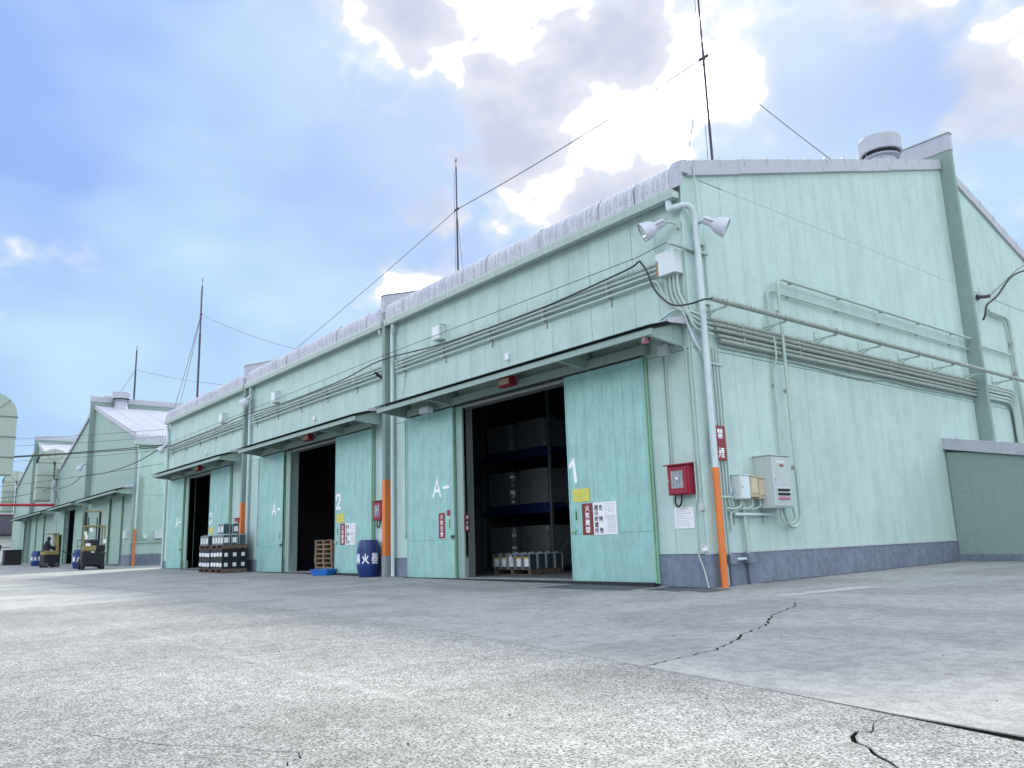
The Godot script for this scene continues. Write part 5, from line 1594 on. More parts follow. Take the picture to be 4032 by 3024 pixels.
# small print too fine to read: rows or columns of tiny character blocks
func fine_print(im: Image, x: float, y: float, w: float, h: float, rows: int, col: Color, upright: bool, sd: int, fill := 0.8) -> void:
	var r := RandomNumberGenerator.new()
	r.seed = sd
	var step := (w if upright else h) / rows
	for k in rows:
		var run := (h if upright else w) * r.randf_range(fill - 0.35, fill + 0.15)
		var at := 0.0
		while at < run:
			var s := step * 0.62
			for j in 3:
				var ox := r.randf_range(0, s * 0.5)
				var oy := r.randf_range(0, s * 0.6)
				var px := (x + k * step if upright else x + at) + ox
				var py := (y + at if upright else y + k * step) + oy
				im.fill_rect(Rect2i(int(px), int(py), maxi(1, int(s * 0.5)), maxi(1, int(s * 0.28))), col)
			at += step * 0.85


func printed(im: Image, rough := 0.45) -> StandardMaterial3D:
	var m := StandardMaterial3D.new()
	m.resource_name = "sign_print"
	m.albedo_texture = ImageTexture.create_from_image(im)
	m.roughness = rough
	m.texture_repeat = false
	return m


# a sign in the wall plane xf (across, up, out): lower left corner, size
func sign_board(label: String, category: String, xf: Transform3D, lo: Vector2, size: Vector2, out: float, print_mat: Material, back: Material, group := "") -> Node3D:
	var c := lo + size * 0.5
	var s := thing("sign", label, category, xf * Vector3(c.x, c.y, out), group)
	s.basis = xf.basis
	part(s, "panel", box_mesh(Vector3(size.x, size.y, 0.008), 0.002), back, Vector3(0, 0, 0.004))
	var g := Geo.new()
	var h := size * 0.5 - Vector2(0.003, 0.003)
	g.quad(Vector3(-h.x, -h.y, 0), Vector3(h.x, -h.y, 0), Vector3(h.x, h.y, 0), Vector3(-h.x, h.y, 0))
	part(s, "print", g.mesh(), print_mat, Vector3(0, 0, 0.0095))
	return s


func blank(w: int, h: int, r: float, g: float, b: float) -> Image:
	var im := Image.create_empty(w, h, false, Image.FORMAT_RGB8)
	im.fill(Color(r, g, b).linear_to_srgb())
	return im


func signs_all() -> void:
	var ink := Color(0.015, 0.017, 0.022).linear_to_srgb()
	var white := Color(0.82, 0.84, 0.86).linear_to_srgb()
	# no smoking, beside the corner pipe
	var im := blank(160, 320, 0.20, 0.016, 0.024)
	column(im, "禁", 34, 22, 92, 96, 0, 11, white)
	column(im, "煙", 34, 200, 92, 96, 0, 10, white)
	sign_board("dark red no smoking sign with two white characters beside the corner rain pipe", "sign", Transform3D(GABLE.basis, Vector3.ZERO), Vector2(0.29, 2.15), Vector2(0.3, 0.62), 0.10, printed(im), M.red_dark)
	# no open flames
	im = blank(140, 300, 0.19, 0.016, 0.022)
	column(im, "火気厳禁", 38, 14, 66, 62, 69, 7.5, white)
	var flames := printed(im)
	# storage board
	im = blank(300, 300, 0.78, 0.79, 0.81)
	column(im, "屋内貯蔵所", 14, 20, 54, 50, 54, 6.5, ink)
	column(im, "危険物", 76, 20, 50, 54, 106, 6.5, ink)
	fine_print(im, 152, 14, 132, 92, 6, ink, true, 3, 0.95)
	fine_print(im, 152, 106, 40, 40, 2, ink, true, 4, 0.9)
	im.fill_rect(Rect2i(178, 118, 108, 168), Color(0.66, 0.67, 0.68).linear_to_srgb())
	fine_print(im, 184, 130, 96, 60, 8, Color(0.3, 0.3, 0.32), true, 5, 0.7)
	fine_print(im, 184, 206, 96, 70, 10, Color(0.42, 0.42, 0.44), true, 6, 0.7)
	fine_print(im, 156, 230, 12, 56, 1, ink, true, 7, 0.9)
	var board := printed(im)
	# yellow notice
	im = blank(200, 140, 0.62, 0.58, 0.10)
	var olive := Color(0.16, 0.15, 0.03).linear_to_srgb()
	fine_print(im, 60, 12, 80, 20, 1, olive, false, 8, 0.95)
	fine_print(im, 14, 38, 172, 92, 5, olive, false, 9, 0.9)
	var yellow := printed(im)
	for x in [[0, 0, 199, 3], [0, 136, 199, 3], [0, 0, 3, 139], [196, 0, 3, 139]]:
		im.fill_rect(Rect2i(x[0], x[1], x[2], x[3]), olive)
	# fire caution
	im = blank(110, 250, 0.20, 0.016, 0.03)
	column(im, "火気注意", 28, 12, 54, 50, 58, 6, white)
	var caution := printed(im)
	# fire drill rules on white paper
	im = blank(220, 190, 0.74, 0.76, 0.80)
	fine_print(im, 70, 10, 90, 18, 1, ink, false, 12, 0.9)
	fine_print(im, 16, 34, 190, 146, 9, Color(0.25, 0.26, 0.3), false, 13, 0.85)
	var rules := printed(im, 0.8)
	im = blank(60, 160, 0.10, 0.012, 0.04)
	column(im, "消火器", 12, 10, 36, 38, 48, 4.5, white)
	var ext := printed(im)
	var door := ["door one", "door two", "door three"]
	for k in 3:
		var dx: float = BAYS[k].right[0] + 3.28
		var lx: float = BAYS[k].left[1] + 7.35
		sign_board("yellow notice with fine print on the right leaf of %s" % door[k], "sign", FRONT, Vector2(-3.16 + dx, 1.61), Vector2(0.47, 0.26), 0.103, yellow, M.label_yellow, "yellow notices")
		if k == 2:
			continue
		sign_board("dark red no open flames board with four white characters on %s" % door[k], "sign", FRONT, Vector2(-2.92 + dx, 0.96), Vector2(0.3, 0.61), 0.104, flames, M.red_dark, "no open flames boards")
		sign_board("white hazardous goods store board with black characters on %s" % door[k], "sign", FRONT, Vector2(-2.61 + dx, 0.95), Vector2(0.63, 0.62), 0.103, board, M.label_paper, "white storage boards")
	sign_board("narrow dark red fire caution sign on the left leaf of door one", "sign", FRONT, Vector2(-8.02, 1.02), Vector2(0.27, 0.61), 0.103, caution, M.red_dark)
	sign_board("narrow dark sign with three characters on the left jamb of door one", "sign", GABLE, Vector2(-0.03, 1.15), Vector2(0.15, 0.42), -7.048, ext, M.red_dark)
	var tag := thing("sticker", "small bright red sticker above the handle of door one", "sticker", Vector3(-7.59, 1.62, 0.104))
	part(tag, "face", box_mesh(Vector3(0.15, 0.14, 0.002)), M.red_paint)
	part(tag, "print_strip", box_mesh(Vector3(0.15, 0.07, 0.002)), M.box_grey, Vector3(0, -0.11, 0))
	sign_board("white sheet of fire rules under the red fire box at the corner", "notice", FRONT, Vector2(-0.68, 1.0), Vector2(0.44, 0.37), 0.002, rules, M.label_paper)
	sign_board("white sheet of rules half hidden by the near fire wall", "notice", FRONT, Vector2(-11.1, 1.0), Vector2(0.44, 0.4), 0.002, rules, M.label_paper)
	# fire extinguisher boxes
	for k in 3:
		var x: float = [-0.4, -10.92, -21.5][k]
		var b := thing("fire_box", "red fire box with a window %s" % ["between door one and the corner", "behind the near fire wall", "behind the far fire wall"][k], "fire box", Vector3(x, 1.58, 0.0), "red fire boxes")
		part(b, "housing", box_mesh(Vector3(0.46, 0.52, 0.18), 0.01), M.red_paint, Vector3(0, 0.26, 0.095))
		part(b, "hood", box_mesh(Vector3(0.54, 0.025, 0.26), 0.006), M.red_paint, Vector3(0, 0.535, 0.12), Basis(Vector3.RIGHT, 0.12))
		var d := part(b, "door", box_mesh(Vector3(0.42, 0.48, 0.02), 0.006), M.red_paint, Vector3(0, 0.255, 0.195))
		part(d, "window", box_mesh(Vector3(0.26, 0.30, 0.006), 0.002), M.fin_concrete, Vector3(0.0, 0.01, 0.011))
		part(d, "window_frame", box_mesh(Vector3(0.29, 0.33, 0.004), 0.001), M.red_dark, Vector3(0.0, 0.01, 0.0092))
		part(d, "emblem", box_mesh(Vector3(0.05, 0.04, 0.003)), M.label_paper, Vector3(0.0, 0.03, 0.0155))
		part(d, "handle", box_mesh(Vector3(0.015, 0.05, 0.02), 0.004), M.galvanised, Vector3(-0.18, 0.0, 0.015))
		part(b, "hose", tube_mesh(spline([Vector3(-0.14, 0.0, 0.1), Vector3(-0.15, -0.12, 0.11), Vector3(-0.1, -0.2, 0.11), Vector3(-0.03, -0.15, 0.1), Vector3(0.0, 0.0, 0.1)], 5), 0.018, 8), M.black_rubber)


# ---------------------------------------------------------------- goods in the yard

var DRUM: StandardMaterial3D


func drum(label: String, at: Vector3, turn: float) -> void:
	if DRUM == null:
		var im := blank(1024, 512, 0.006, 0.03, 0.15)
		var r := RandomNumberGenerator.new()
		r.seed = 9
		for k in 500:
			var sh := r.randf_range(-0.02, 0.03)
			im.fill_rect(Rect2i(r.randi_range(0, 1000), r.randi_range(0, 500), r.randi_range(4, 60), r.randi_range(1, 3)), Color(0.006 + maxf(sh, 0) * 0.2, 0.03 + maxf(sh, -0.01) * 0.4, 0.15 + sh).linear_to_srgb())
		var white := Color(0.80, 0.82, 0.86).linear_to_srgb()
		for k in 3:
			brush(im, glyph("消火器"[k]), Vector2(512 - 198 + k * 142, 212), Vector2(112, 92), 15, white)
		DRUM = printed(im, 0.4)
		DRUM.texture_repeat = true
	var d := thing("plastic_drum", label, "drum", at, "blue plastic drums", turn)
	var g := Geo.new()
	# the front of the drum (u = 0.5) looks along -x before it is turned
	g.lathe([[0.0, 0.0], [0.25, 0.0], [0.262, 0.02], [0.292, 0.16], [0.312, 0.32], [0.318, 0.48], [0.318, 0.52], [0.312, 0.66], [0.296, 0.82], [0.262, 0.955], [0.25, 0.975], [0.236, 0.985], [0.225, 0.965], [0.0, 0.965]], 40)
	part(d, "body", g.mesh(), DRUM)
	for y in [0.30, 0.69]:
		var ring := Geo.new()
		ring.lathe([[0.309, -0.014], [0.317, -0.008], [0.317, 0.008], [0.309, 0.014]], 40, Transform3D(Basis.IDENTITY, Vector3(0, y, 0)))
		part(d, "rib", ring.mesh(), M.blue_plastic)
	for k in 2:
		var cap := Geo.new()
		cap.lathe([[0.035, 0.0], [0.035, 0.02], [0.0, 0.022]], 12, Transform3D(Basis.IDENTITY, Vector3(0.12 if k else -0.12, 0.966, 0)))
		part(d, "bung", cap.mesh(), M.blue_plastic)


func pallet_mesh_parts(P: Node3D, m: Material, w := 1.2, d := 1.1) -> void:
	for k in 6:
		part(P, "top_board", box_mesh(Vector3(w, 0.02, 0.13), 0.003), m, Vector3(0, 0.13, -d * 0.5 + 0.07 + k * (d - 0.14) / 5.0))
	for k in 3:
		part(P, "bearer", box_mesh(Vector3(0.07, 0.1, d), 0.004), m, Vector3((k - 1) * (w * 0.5 - 0.04), 0.069, 0))
	for k in 4:
		part(P, "bottom_board", box_mesh(Vector3(w, 0.018, 0.12), 0.003), m, Vector3(0, 0.0092, -d * 0.5 + 0.07 + k * (d - 0.14) / 3.0))


func tin_parts(t: Node3D, labelled: int) -> void:
	part(t, "body", box_mesh(Vector3(0.235, 0.345, 0.235), 0.012), M.tin, Vector3(0, 0.175, 0))
	for s in [[-1, -1], [1, -1], [-1, 1], [1, 1]]:
		part(t, "corner_seam", box_mesh(Vector3(0.016, 0.35, 0.016), 0.003), M.tin_edge, Vector3(s[0] * 0.116, 0.175, s[1] * 0.116))
	var lid := Geo.new()
	lid.box(Vector3(0, 0.352, 0), Vector3(0.2, 0.01, 0.2))
	part(t, "lid", lid.mesh(), M.tin_edge)
	part(t, "handle", tube_mesh(spline([Vector3(-0.06, 0.355, 0), Vector3(-0.05, 0.385, 0), Vector3(0.05, 0.385, 0), Vector3(0.06, 0.355, 0)], 3), 0.006, 5), M.tin_edge)
	if labelled & 1:
		var l := part(t, "label", box_mesh(Vector3(0.16, 0.22, 0.003)), M.label_paper, Vector3(0, 0.17, 0.1195))
		part(l, "label_band", box_mesh(Vector3(0.16, 0.04, 0.002)), M.label_yellow if labelled & 4 else M.box_grey, Vector3(0, 0.09, 0.0026))
	if labelled & 2:
		part(t, "label", box_mesh(Vector3(0.003, 0.19, 0.15)), M.label_paper, Vector3(0.1195, 0.17, 0))


func yard_goods() -> void:
	drum("blue plastic drum lettered in white beside the orange foot of the near fire wall", on_ground(-11.14, 0.34), deg_to_rad(136.0))
	drum("blue plastic drum beyond the driver's forklift", on_ground(-54.0, 1.75), deg_to_rad(160.0))
	drum("blue plastic drum just behind the nearest forklift", on_ground(-39.6, 1.95), deg_to_rad(165.0))
	# stack of pallets in doorway two
	var rank := ["bottom", "second lowest", "third lowest", "middle", "third highest", "second highest", "top"]
	var P := thing("pallet", "bottom pallet of the stack in doorway two", "pallet", on_ground(-14.75, -0.62, 0.04), "pallets stacked in doorway two")
	pallet_mesh_parts(P, M.wood)
	for k in range(1, 7):
		copy_of(P, on_ground(-14.75 + rng.randf_range(-0.03, 0.03), -0.62 + rng.randf_range(-0.02, 0.02), 0.04 + 0.1405 * k), "%s pallet of the stack in doorway two" % rank[k], rng.randf_range(-0.02, 0.02))
	# blue tray
	var T := thing("tray", "blue plastic tray on the paving before doorway two", "tray", on_ground(-13.72, 0.4), "", 0.35)
	var shell := Geo.new()
	var lo := [Vector3(-0.27, 0.004, 0.17), Vector3(0.27, 0.004, 0.17), Vector3(0.27, 0.004, -0.17), Vector3(-0.27, 0.004, -0.17)]
	var hi := [Vector3(-0.34, 0.17, 0.22), Vector3(0.34, 0.17, 0.22), Vector3(0.34, 0.17, -0.22), Vector3(-0.34, 0.17, -0.22)]
	for i in 4:
		var j := (i + 1) % 4
		shell.quad(lo[i], lo[j], hi[j], hi[i])
		shell.quad(lo[j] * 0.985, lo[i] * 0.985, hi[i] * 0.97, hi[j] * 0.97)
		shell.quad(hi[i], hi[j], hi[j] * Vector3(0.97, 0.97, 0.97), hi[i] * Vector3(0.97, 0.97, 0.97))
	shell.quad(lo[0], lo[1], lo[2], lo[3])
	part(T, "tub", shell.mesh(), M.blue_tray)
	var rim := Geo.new()
	for i in 4:
		rim.rod(hi[i], hi[(i + 1) % 4], 0.012, 6)
	part(T, "rim", rim.mesh(), M.blue_tray)
	# --- loaded pallets before doorway three
	var lower: Node3D = null
	var xs := [-22.0, -20.72]
	for k in 2:
		var p: Node3D
		if k == 0:
			p = thing("pallet", "", "pallet", Vector3.ZERO, "pallets under the dark cartons")
			pallet_mesh_parts(p, M.wood_old, 1.22, 0.92)
			lower = p
		else:
			p = copy_of(lower, Vector3.ZERO, "")
		p.position = on_ground(xs[k], 0.72)
		p.set_meta("label", "dark wooden pallet on the paving before doorway three, %s under the cartons" % ["left", "right"][k])
		var q := copy_of(lower, on_ground(xs[k], 0.72, 0.835), "upper wooden pallet on the %s stack of cartons, under the tins" % ["left", "right"][k])
		q.set_meta("group", "pallets under the tins")
		# dark cartons in two layers, four wide and four deep
		for layer in 2:
			for i in 4:
				for j in 3:
					var c := thing("carton", "%s carton in the %s layer of the %s pallet, %s from the front" % [["leftmost", "second", "third", "rightmost"][i], ["lower", "upper"][layer], ["left", "right"][k], ["first row", "second row", "third row"][j]], "carton", on_ground(xs[k] - 0.44 + i * 0.293, 1.03 - j * 0.305, 0.1415 + layer * 0.346), "dark cartons on the pallets")
					part(c, "box", box_mesh(Vector3(0.28, 0.342, 0.295), 0.008), M.box_black, Vector3(0, 0.1715, 0))
					part(c, "tape", box_mesh(Vector3(0.05, 0.002, 0.29)), M.red_dark, Vector3(0, 0.3435, 0))
					if j == 0:
						part(c, "label", box_mesh(Vector3(0.24, 0.13, 0.003)), M.label_paper, Vector3(rng.randf_range(-0.02, 0.02), 0.15 + rng.randf_range(-0.01, 0.01), 0.1495))
					if i == 3 and k == 1:
						part(c, "label", box_mesh(Vector3(0.003, 0.13, 0.12)), M.label_paper, Vector3(0.1415, 0.15, 0))
		# tins on the upper pallets
		for i in 4:
			for j in 3:
				if k == 0 and i == 3 and j == 0:
					continue
				var lab := (1 if j == 0 else 0) + (2 if i == 3 and (j == 0 or j == 1) and k == 1 else 0)
				var t := thing("tin_can", "%s grey square tin, %s, on the %s upper pallet before doorway three" % [["leftmost", "second", "third", "rightmost"][i], ["front row", "middle row", "back row"][j], ["left", "right"][k]], "tin", on_ground(xs[k] - 0.44 + i * 0.29, 1.03 - j * 0.29, 0.835 + 0.141), "square tins before doorway three")
				tin_parts(t, lab)
	for i in 3:
		var t := thing("tin_can", "%s of three tins that stand on top of the others" % ["left", "middle", "right"][i], "tin", on_ground([-20.6, -20.3, -20.3][i], [1.03, 1.03, 0.7][i], 0.835 + 0.141 + 0.392), "square tins before doorway three")
		tin_parts(t, [1, 1, 2][i])
	# dark bins at the far end
	for k in 2:
		var b := thing("waste_bin", "dark low waste bin at the far end of the yard, %s" % ["beside the farthest warehouse", "at the left edge"][k], "bin", on_ground([-62.5, -66.5][k], [2.05, 3.0][k]), "dark bins at the far end")
		var g := Geo.new()
		g.bbox(Vector3(0, 0.55, 0), Vector3(1.2, 1.05, 1.1), 0.03)
		part(b, "body", g.mesh(), M.forklift_dark)
		part(b, "rim", box_mesh(Vector3(1.3, 0.06, 1.2), 0.01), M.forklift_dark, Vector3(0, 1.1, 0))
		for q in 3:
			part(b, "rib", box_mesh(Vector3(0.03, 0.9, 0.05)), M.forklift_dark, Vector3(0.61, 0.55, -0.4 + 0.4 * q))


# ---------------------------------------------------------------- racks and goods indoors

func wrapped_load(label: String, at: Vector3, w: float, h: float, d: float, sd: int) -> void:
	var L := thing("wrapped_load", label, "pallet load", at, "film wrapped loads in the racks")
	part(L, "pallet", box_mesh(Vector3(w + 0.05, 0.13, d + 0.05), 0.006), M.blue_beam, Vector3(0, 0.065, 0))
	var r := RandomNumberGenerator.new()
	r.seed = sd
	var rows := int(h / 0.16)
	for k in rows:
		for i in 2:
			var g := Geo.new()
			var sx := w * 0.5 - 0.01
			g.bbox(Vector3((i - 0.5) * w * 0.5, 0.14 + 0.08 + k * 0.155, 0), Vector3(sx, 0.15, d), 0.05, Basis(Vector3.UP, r.randf_range(-0.05, 0.05)))
			part(L, "sack", g.mesh(), M.stretch_film)
	var n := FastNoiseLite.new()
	n.seed = sd
	n.frequency = 5.0
	var film := Geo.new()   # creased film over the front and the side towards the door
	var cols := 14
	var lines := 16
	var P := func(u: float, v: float) -> Vector3:
		var across := u * (w + d)
		var y := 0.14 + v * (rows * 0.155)
		var bump := 0.02 + 0.022 * n.get_noise_2d(across * 1.4, y * 3.0)
		if across < w:
			return Vector3(-w * 0.5 + across, y, d * 0.5 + bump)
		return Vector3(w * 0.5 + bump, y, d * 0.5 - (across - w))
	for i in cols:
		for j in lines:
			film.quad(P.call(float(i) / cols, float(j) / lines), P.call(float(i + 1) / cols, float(j) / lines), P.call(float(i + 1) / cols, float(j + 1) / lines), P.call(float(i) / cols, float(j + 1) / lines))
	part(L, "film", film.mesh(), M.stretch_film)


func rack(label: String, x0: float, x1: float, z0: float, z1: float, bays: int, base: float) -> void:
	var R := thing("pallet_rack", label, "rack", Vector3(0, base, 0), "pallet racks indoors")
	for k in bays + 1:
		var x := lerpf(x0, x1, float(k) / bays)
		for z in [z0, z1]:
			part(R, "upright", span_mesh(Vector3(x - 0.04, 0, z - 0.04), Vector3(x + 0.04, 5.4, z + 0.04), 0.006), M.rack_steel)
		for q in 5:
			var g := Geo.new()
			var y := 0.3 + q * 1.0
			g.rod(Vector3(x, y, z0 if q % 2 == 0 else z1), Vector3(x, y + 0.95, z1 if q % 2 == 0 else z0), 0.018, 6)
			part(R, "brace", g.mesh(), M.rack_steel)
	for y in [1.68, 3.2]:
		for z in [z0 + 0.05, z1 - 0.05]:
			part(R, "beam", span_mesh(Vector3(x0, y - 0.12, z - 0.025), Vector3(x1, y, z + 0.025), 0.005), M.blue_beam)


func indoor_goods() -> void:
	for f in [[-10.44, -0.3], [-20.99, -10.61], [-31.28, -21.16]]:   # dark panels added inside the halls to keep them dim
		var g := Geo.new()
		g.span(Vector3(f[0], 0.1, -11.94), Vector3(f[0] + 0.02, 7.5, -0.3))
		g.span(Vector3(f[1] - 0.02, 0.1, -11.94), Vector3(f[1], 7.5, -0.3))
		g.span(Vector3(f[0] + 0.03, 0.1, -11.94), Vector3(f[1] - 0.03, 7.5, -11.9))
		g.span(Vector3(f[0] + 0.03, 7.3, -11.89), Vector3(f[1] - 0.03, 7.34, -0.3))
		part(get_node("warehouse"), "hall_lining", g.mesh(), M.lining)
	rack("pallet rack with blue beams to the left inside doorway one", -10.3, -7.3, -3.0, -4.1, 1, 0.07)
	rack("pallet rack at the back inside doorway one", -9.9, -1.2, -7.4, -8.5, 3, 0.07)
	rack("pallet rack inside doorway two", -20.8, -14.8, -3.6, -4.7, 2, 0.14)
	rack("pallet rack inside doorway three", -31.0, -25.2, -3.6, -4.7, 2, 0.2)
	var lv := [[0.07, "floor"], [1.76, "middle"], [3.28, "upper"]]
	for i in 2:
		for l in 3:
			wrapped_load("film wrapped load on the %s level of the rack inside doorway one, %s" % [lv[l][1], ["left", "right"][i]], Vector3(-9.5 + i * 1.4, lv[l][0], -3.5), 1.05, [1.15, 1.0, 0.9][l], 0.95, 5 + i * 3 + l)
	for i in 4:
		for l in 3:
			if (i * 3 + l) % 5 == 3:
				continue
			wrapped_load("film wrapped load on the %s level of the back rack, %s from the left" % [lv[l][1], ["first", "second", "third", "fourth"][i]], Vector3(-9.1 + i * 1.4, lv[l][0], -7.95), 1.05, 1.0, 0.95, 25 + i * 3 + l)
	for k in 2:
		for i in 3:
			for l in 3:
				if (i + l + k) % 4 == 3:
					continue
				wrapped_load("film wrapped load on the %s level inside %s, %s from the left" % [lv[l][1], ["doorway two", "doorway three"][k], ["first", "second", "third"][i]], Vector3([-19.4, -29.8][k] + i * 1.5, lv[l][0] + [0.07, 0.13][k], -4.1), 1.05, 1.0, 0.95, 45 + k * 9 + i * 3 + l)
	# tins on a low pallet inside doorway one
	var p := thing("pallet", "dark pallet of tins just inside doorway one", "pallet", Vector3(-6.98, 0.085, -1.86), "")
	pallet_mesh_parts(p, M.wood_old, 1.42, 1.1)
	for i in 5:
		for j in 4:
			var t := thing("tin_can", "%s tin from the left, %s, on the pallet inside doorway one" % [["first", "second", "third", "fourth", "fifth"][i], ["front row", "second row", "third row", "back row"][j]], "tin", Vector3(-7.56 + i * 0.29, 0.226, -1.43 - j * 0.275), "tins on the pallet inside doorway one")
			tin_parts(t, 5 if j == 0 else 0)
			if i == 2 and j == 0:
				var sheet := Geo.new()
				sheet.quad(Vector3(-0.1, 0.22, 0.125), Vector3(0.0, 0.12, 0.14), Vector3(0.12, 0.26, 0.17), Vector3(-0.02, 0.35, 0.125))
				part(t, "loose_label", sheet.mesh(), M.label_paper)


# ---------------------------------------------------------------- forklifts and their driver

# smooth skin over tapered bones [from, to, radius, radius], meshed as surface nets
func skin(g: Geo, bones: Array, cell: float, k: float) -> void:
	var lo := Vector3.INF
	var hi := -Vector3.INF
	for b in bones:
		var r: float = maxf(b[2], b[3]) + cell * 2.0
		lo = lo.min(b[0] - Vector3.ONE * r).min(b[1] - Vector3.ONE * r)
		hi = hi.max(b[0] + Vector3.ONE * r).max(b[1] + Vector3.ONE * r)
	var nx := int((hi.x - lo.x) / cell) + 2
	var ny := int((hi.y - lo.y) / cell) + 2
	var nz := int((hi.z - lo.z) / cell) + 2
	var f := PackedFloat32Array()
	f.resize(nx * ny * nz)
	for z in nz:
		for y in ny:
			for x in nx:
				var p := lo + Vector3(x, y, z) * cell
				var d := 1e3
				for b in bones:
					var a: Vector3 = b[0]
					var e: Vector3 = b[1] - a
					var t := clampf((p - a).dot(e) / maxf(e.length_squared(), 1e-9), 0.0, 1.0)
					var q := p.distance_to(a + e * t) - lerpf(b[2], b[3], t)
					var h := maxf(k - absf(d - q), 0.0) / k
					d = minf(d, q) - h * h * k * 0.25
				f[(z * ny + y) * nx + x] = d
	var sx := 1
	var sy := nx
	var sz := nx * ny
	var verts := {}
	var norms := {}
	for z in nz - 1:
		for y in ny - 1:
			for x in nx - 1:
				var i := (z * ny + y) * nx + x
				var c := [f[i], f[i + sx], f[i + sy], f[i + sx + sy], f[i + sz], f[i + sx + sz], f[i + sy + sz], f[i + sx + sy + sz]]
				var inside := 0
				for q in 8:
					inside += 1 if c[q] < 0.0 else 0
				if inside == 0 or inside == 8:
					continue
				var sum := Vector3.ZERO
				var n := 0
				for e in [[0, 1], [2, 3], [4, 5], [6, 7], [0, 2], [1, 3], [4, 6], [5, 7], [0, 4], [1, 5], [2, 6], [3, 7]]:
					var u: float = c[e[0]]
					var w: float = c[e[1]]
					if (u < 0.0) != (w < 0.0):
						var A := Vector3(e[0] & 1, (e[0] >> 1) & 1, e[0] >> 2)
						var B := Vector3(e[1] & 1, (e[1] >> 1) & 1, e[1] >> 2)
						sum += A.lerp(B, u / (u - w))
						n += 1
				verts[i] = lo + (Vector3(x, y, z) + sum / n) * cell
				norms[i] = Vector3(c[1] + c[3] + c[5] + c[7] - c[0] - c[2] - c[4] - c[6], c[2] + c[3] + c[6] + c[7] - c[0] - c[1] - c[4] - c[5], c[4] + c[5] + c[6] + c[7] - c[0] - c[1] - c[2] - c[3]).normalized()
	for z in range(1, nz - 1):
		for y in range(1, ny - 1):
			for x in range(1, nx - 1):
				var i := (z * ny + y) * nx + x
				for ax in 3:
					var j: int = i + [sx, sy, sz][ax]
					if (f[i] < 0.0) == (f[j] < 0.0):
						continue
					var u: int = [sy, sz, sx][ax]
					var w: int = [sz, sx, sy][ax]
					var q := [i, i - u, i - u - w, i - w]
					if not (verts.has(q[0]) and verts.has(q[1]) and verts.has(q[2]) and verts.has(q[3])):
						continue
					if f[i] > 0.0:
						q.reverse()
					g.squad(verts[q[0]], verts[q[1]], verts[q[2]], verts[q[3]], norms[q[0]], norms[q[1]], norms[q[2]], norms[q[3]])


func wheel(F: Node3D, at: Vector3, r: float, w: float) -> void:
	var b := Basis(Vector3.BACK, PI / 2)
	var t := Geo.new()
	t.lathe([[r * 0.6, -w * 0.5], [r * 0.93, -w * 0.5], [r, -w * 0.35], [r, w * 0.35], [r * 0.93, w * 0.5], [r * 0.6, w * 0.5]], 20, Transform3D(b, at))
	var o := part(F, "wheel", t.mesh(), M.black_rubber)
	var h := Geo.new()
	h.lathe([[0.0, -w * 0.4], [r * 0.6, -w * 0.42], [r * 0.6, w * 0.42], [0.0, w * 0.4]], 16, Transform3D(b, at))
	part(o, "rim", h.mesh(), M.rack_steel)


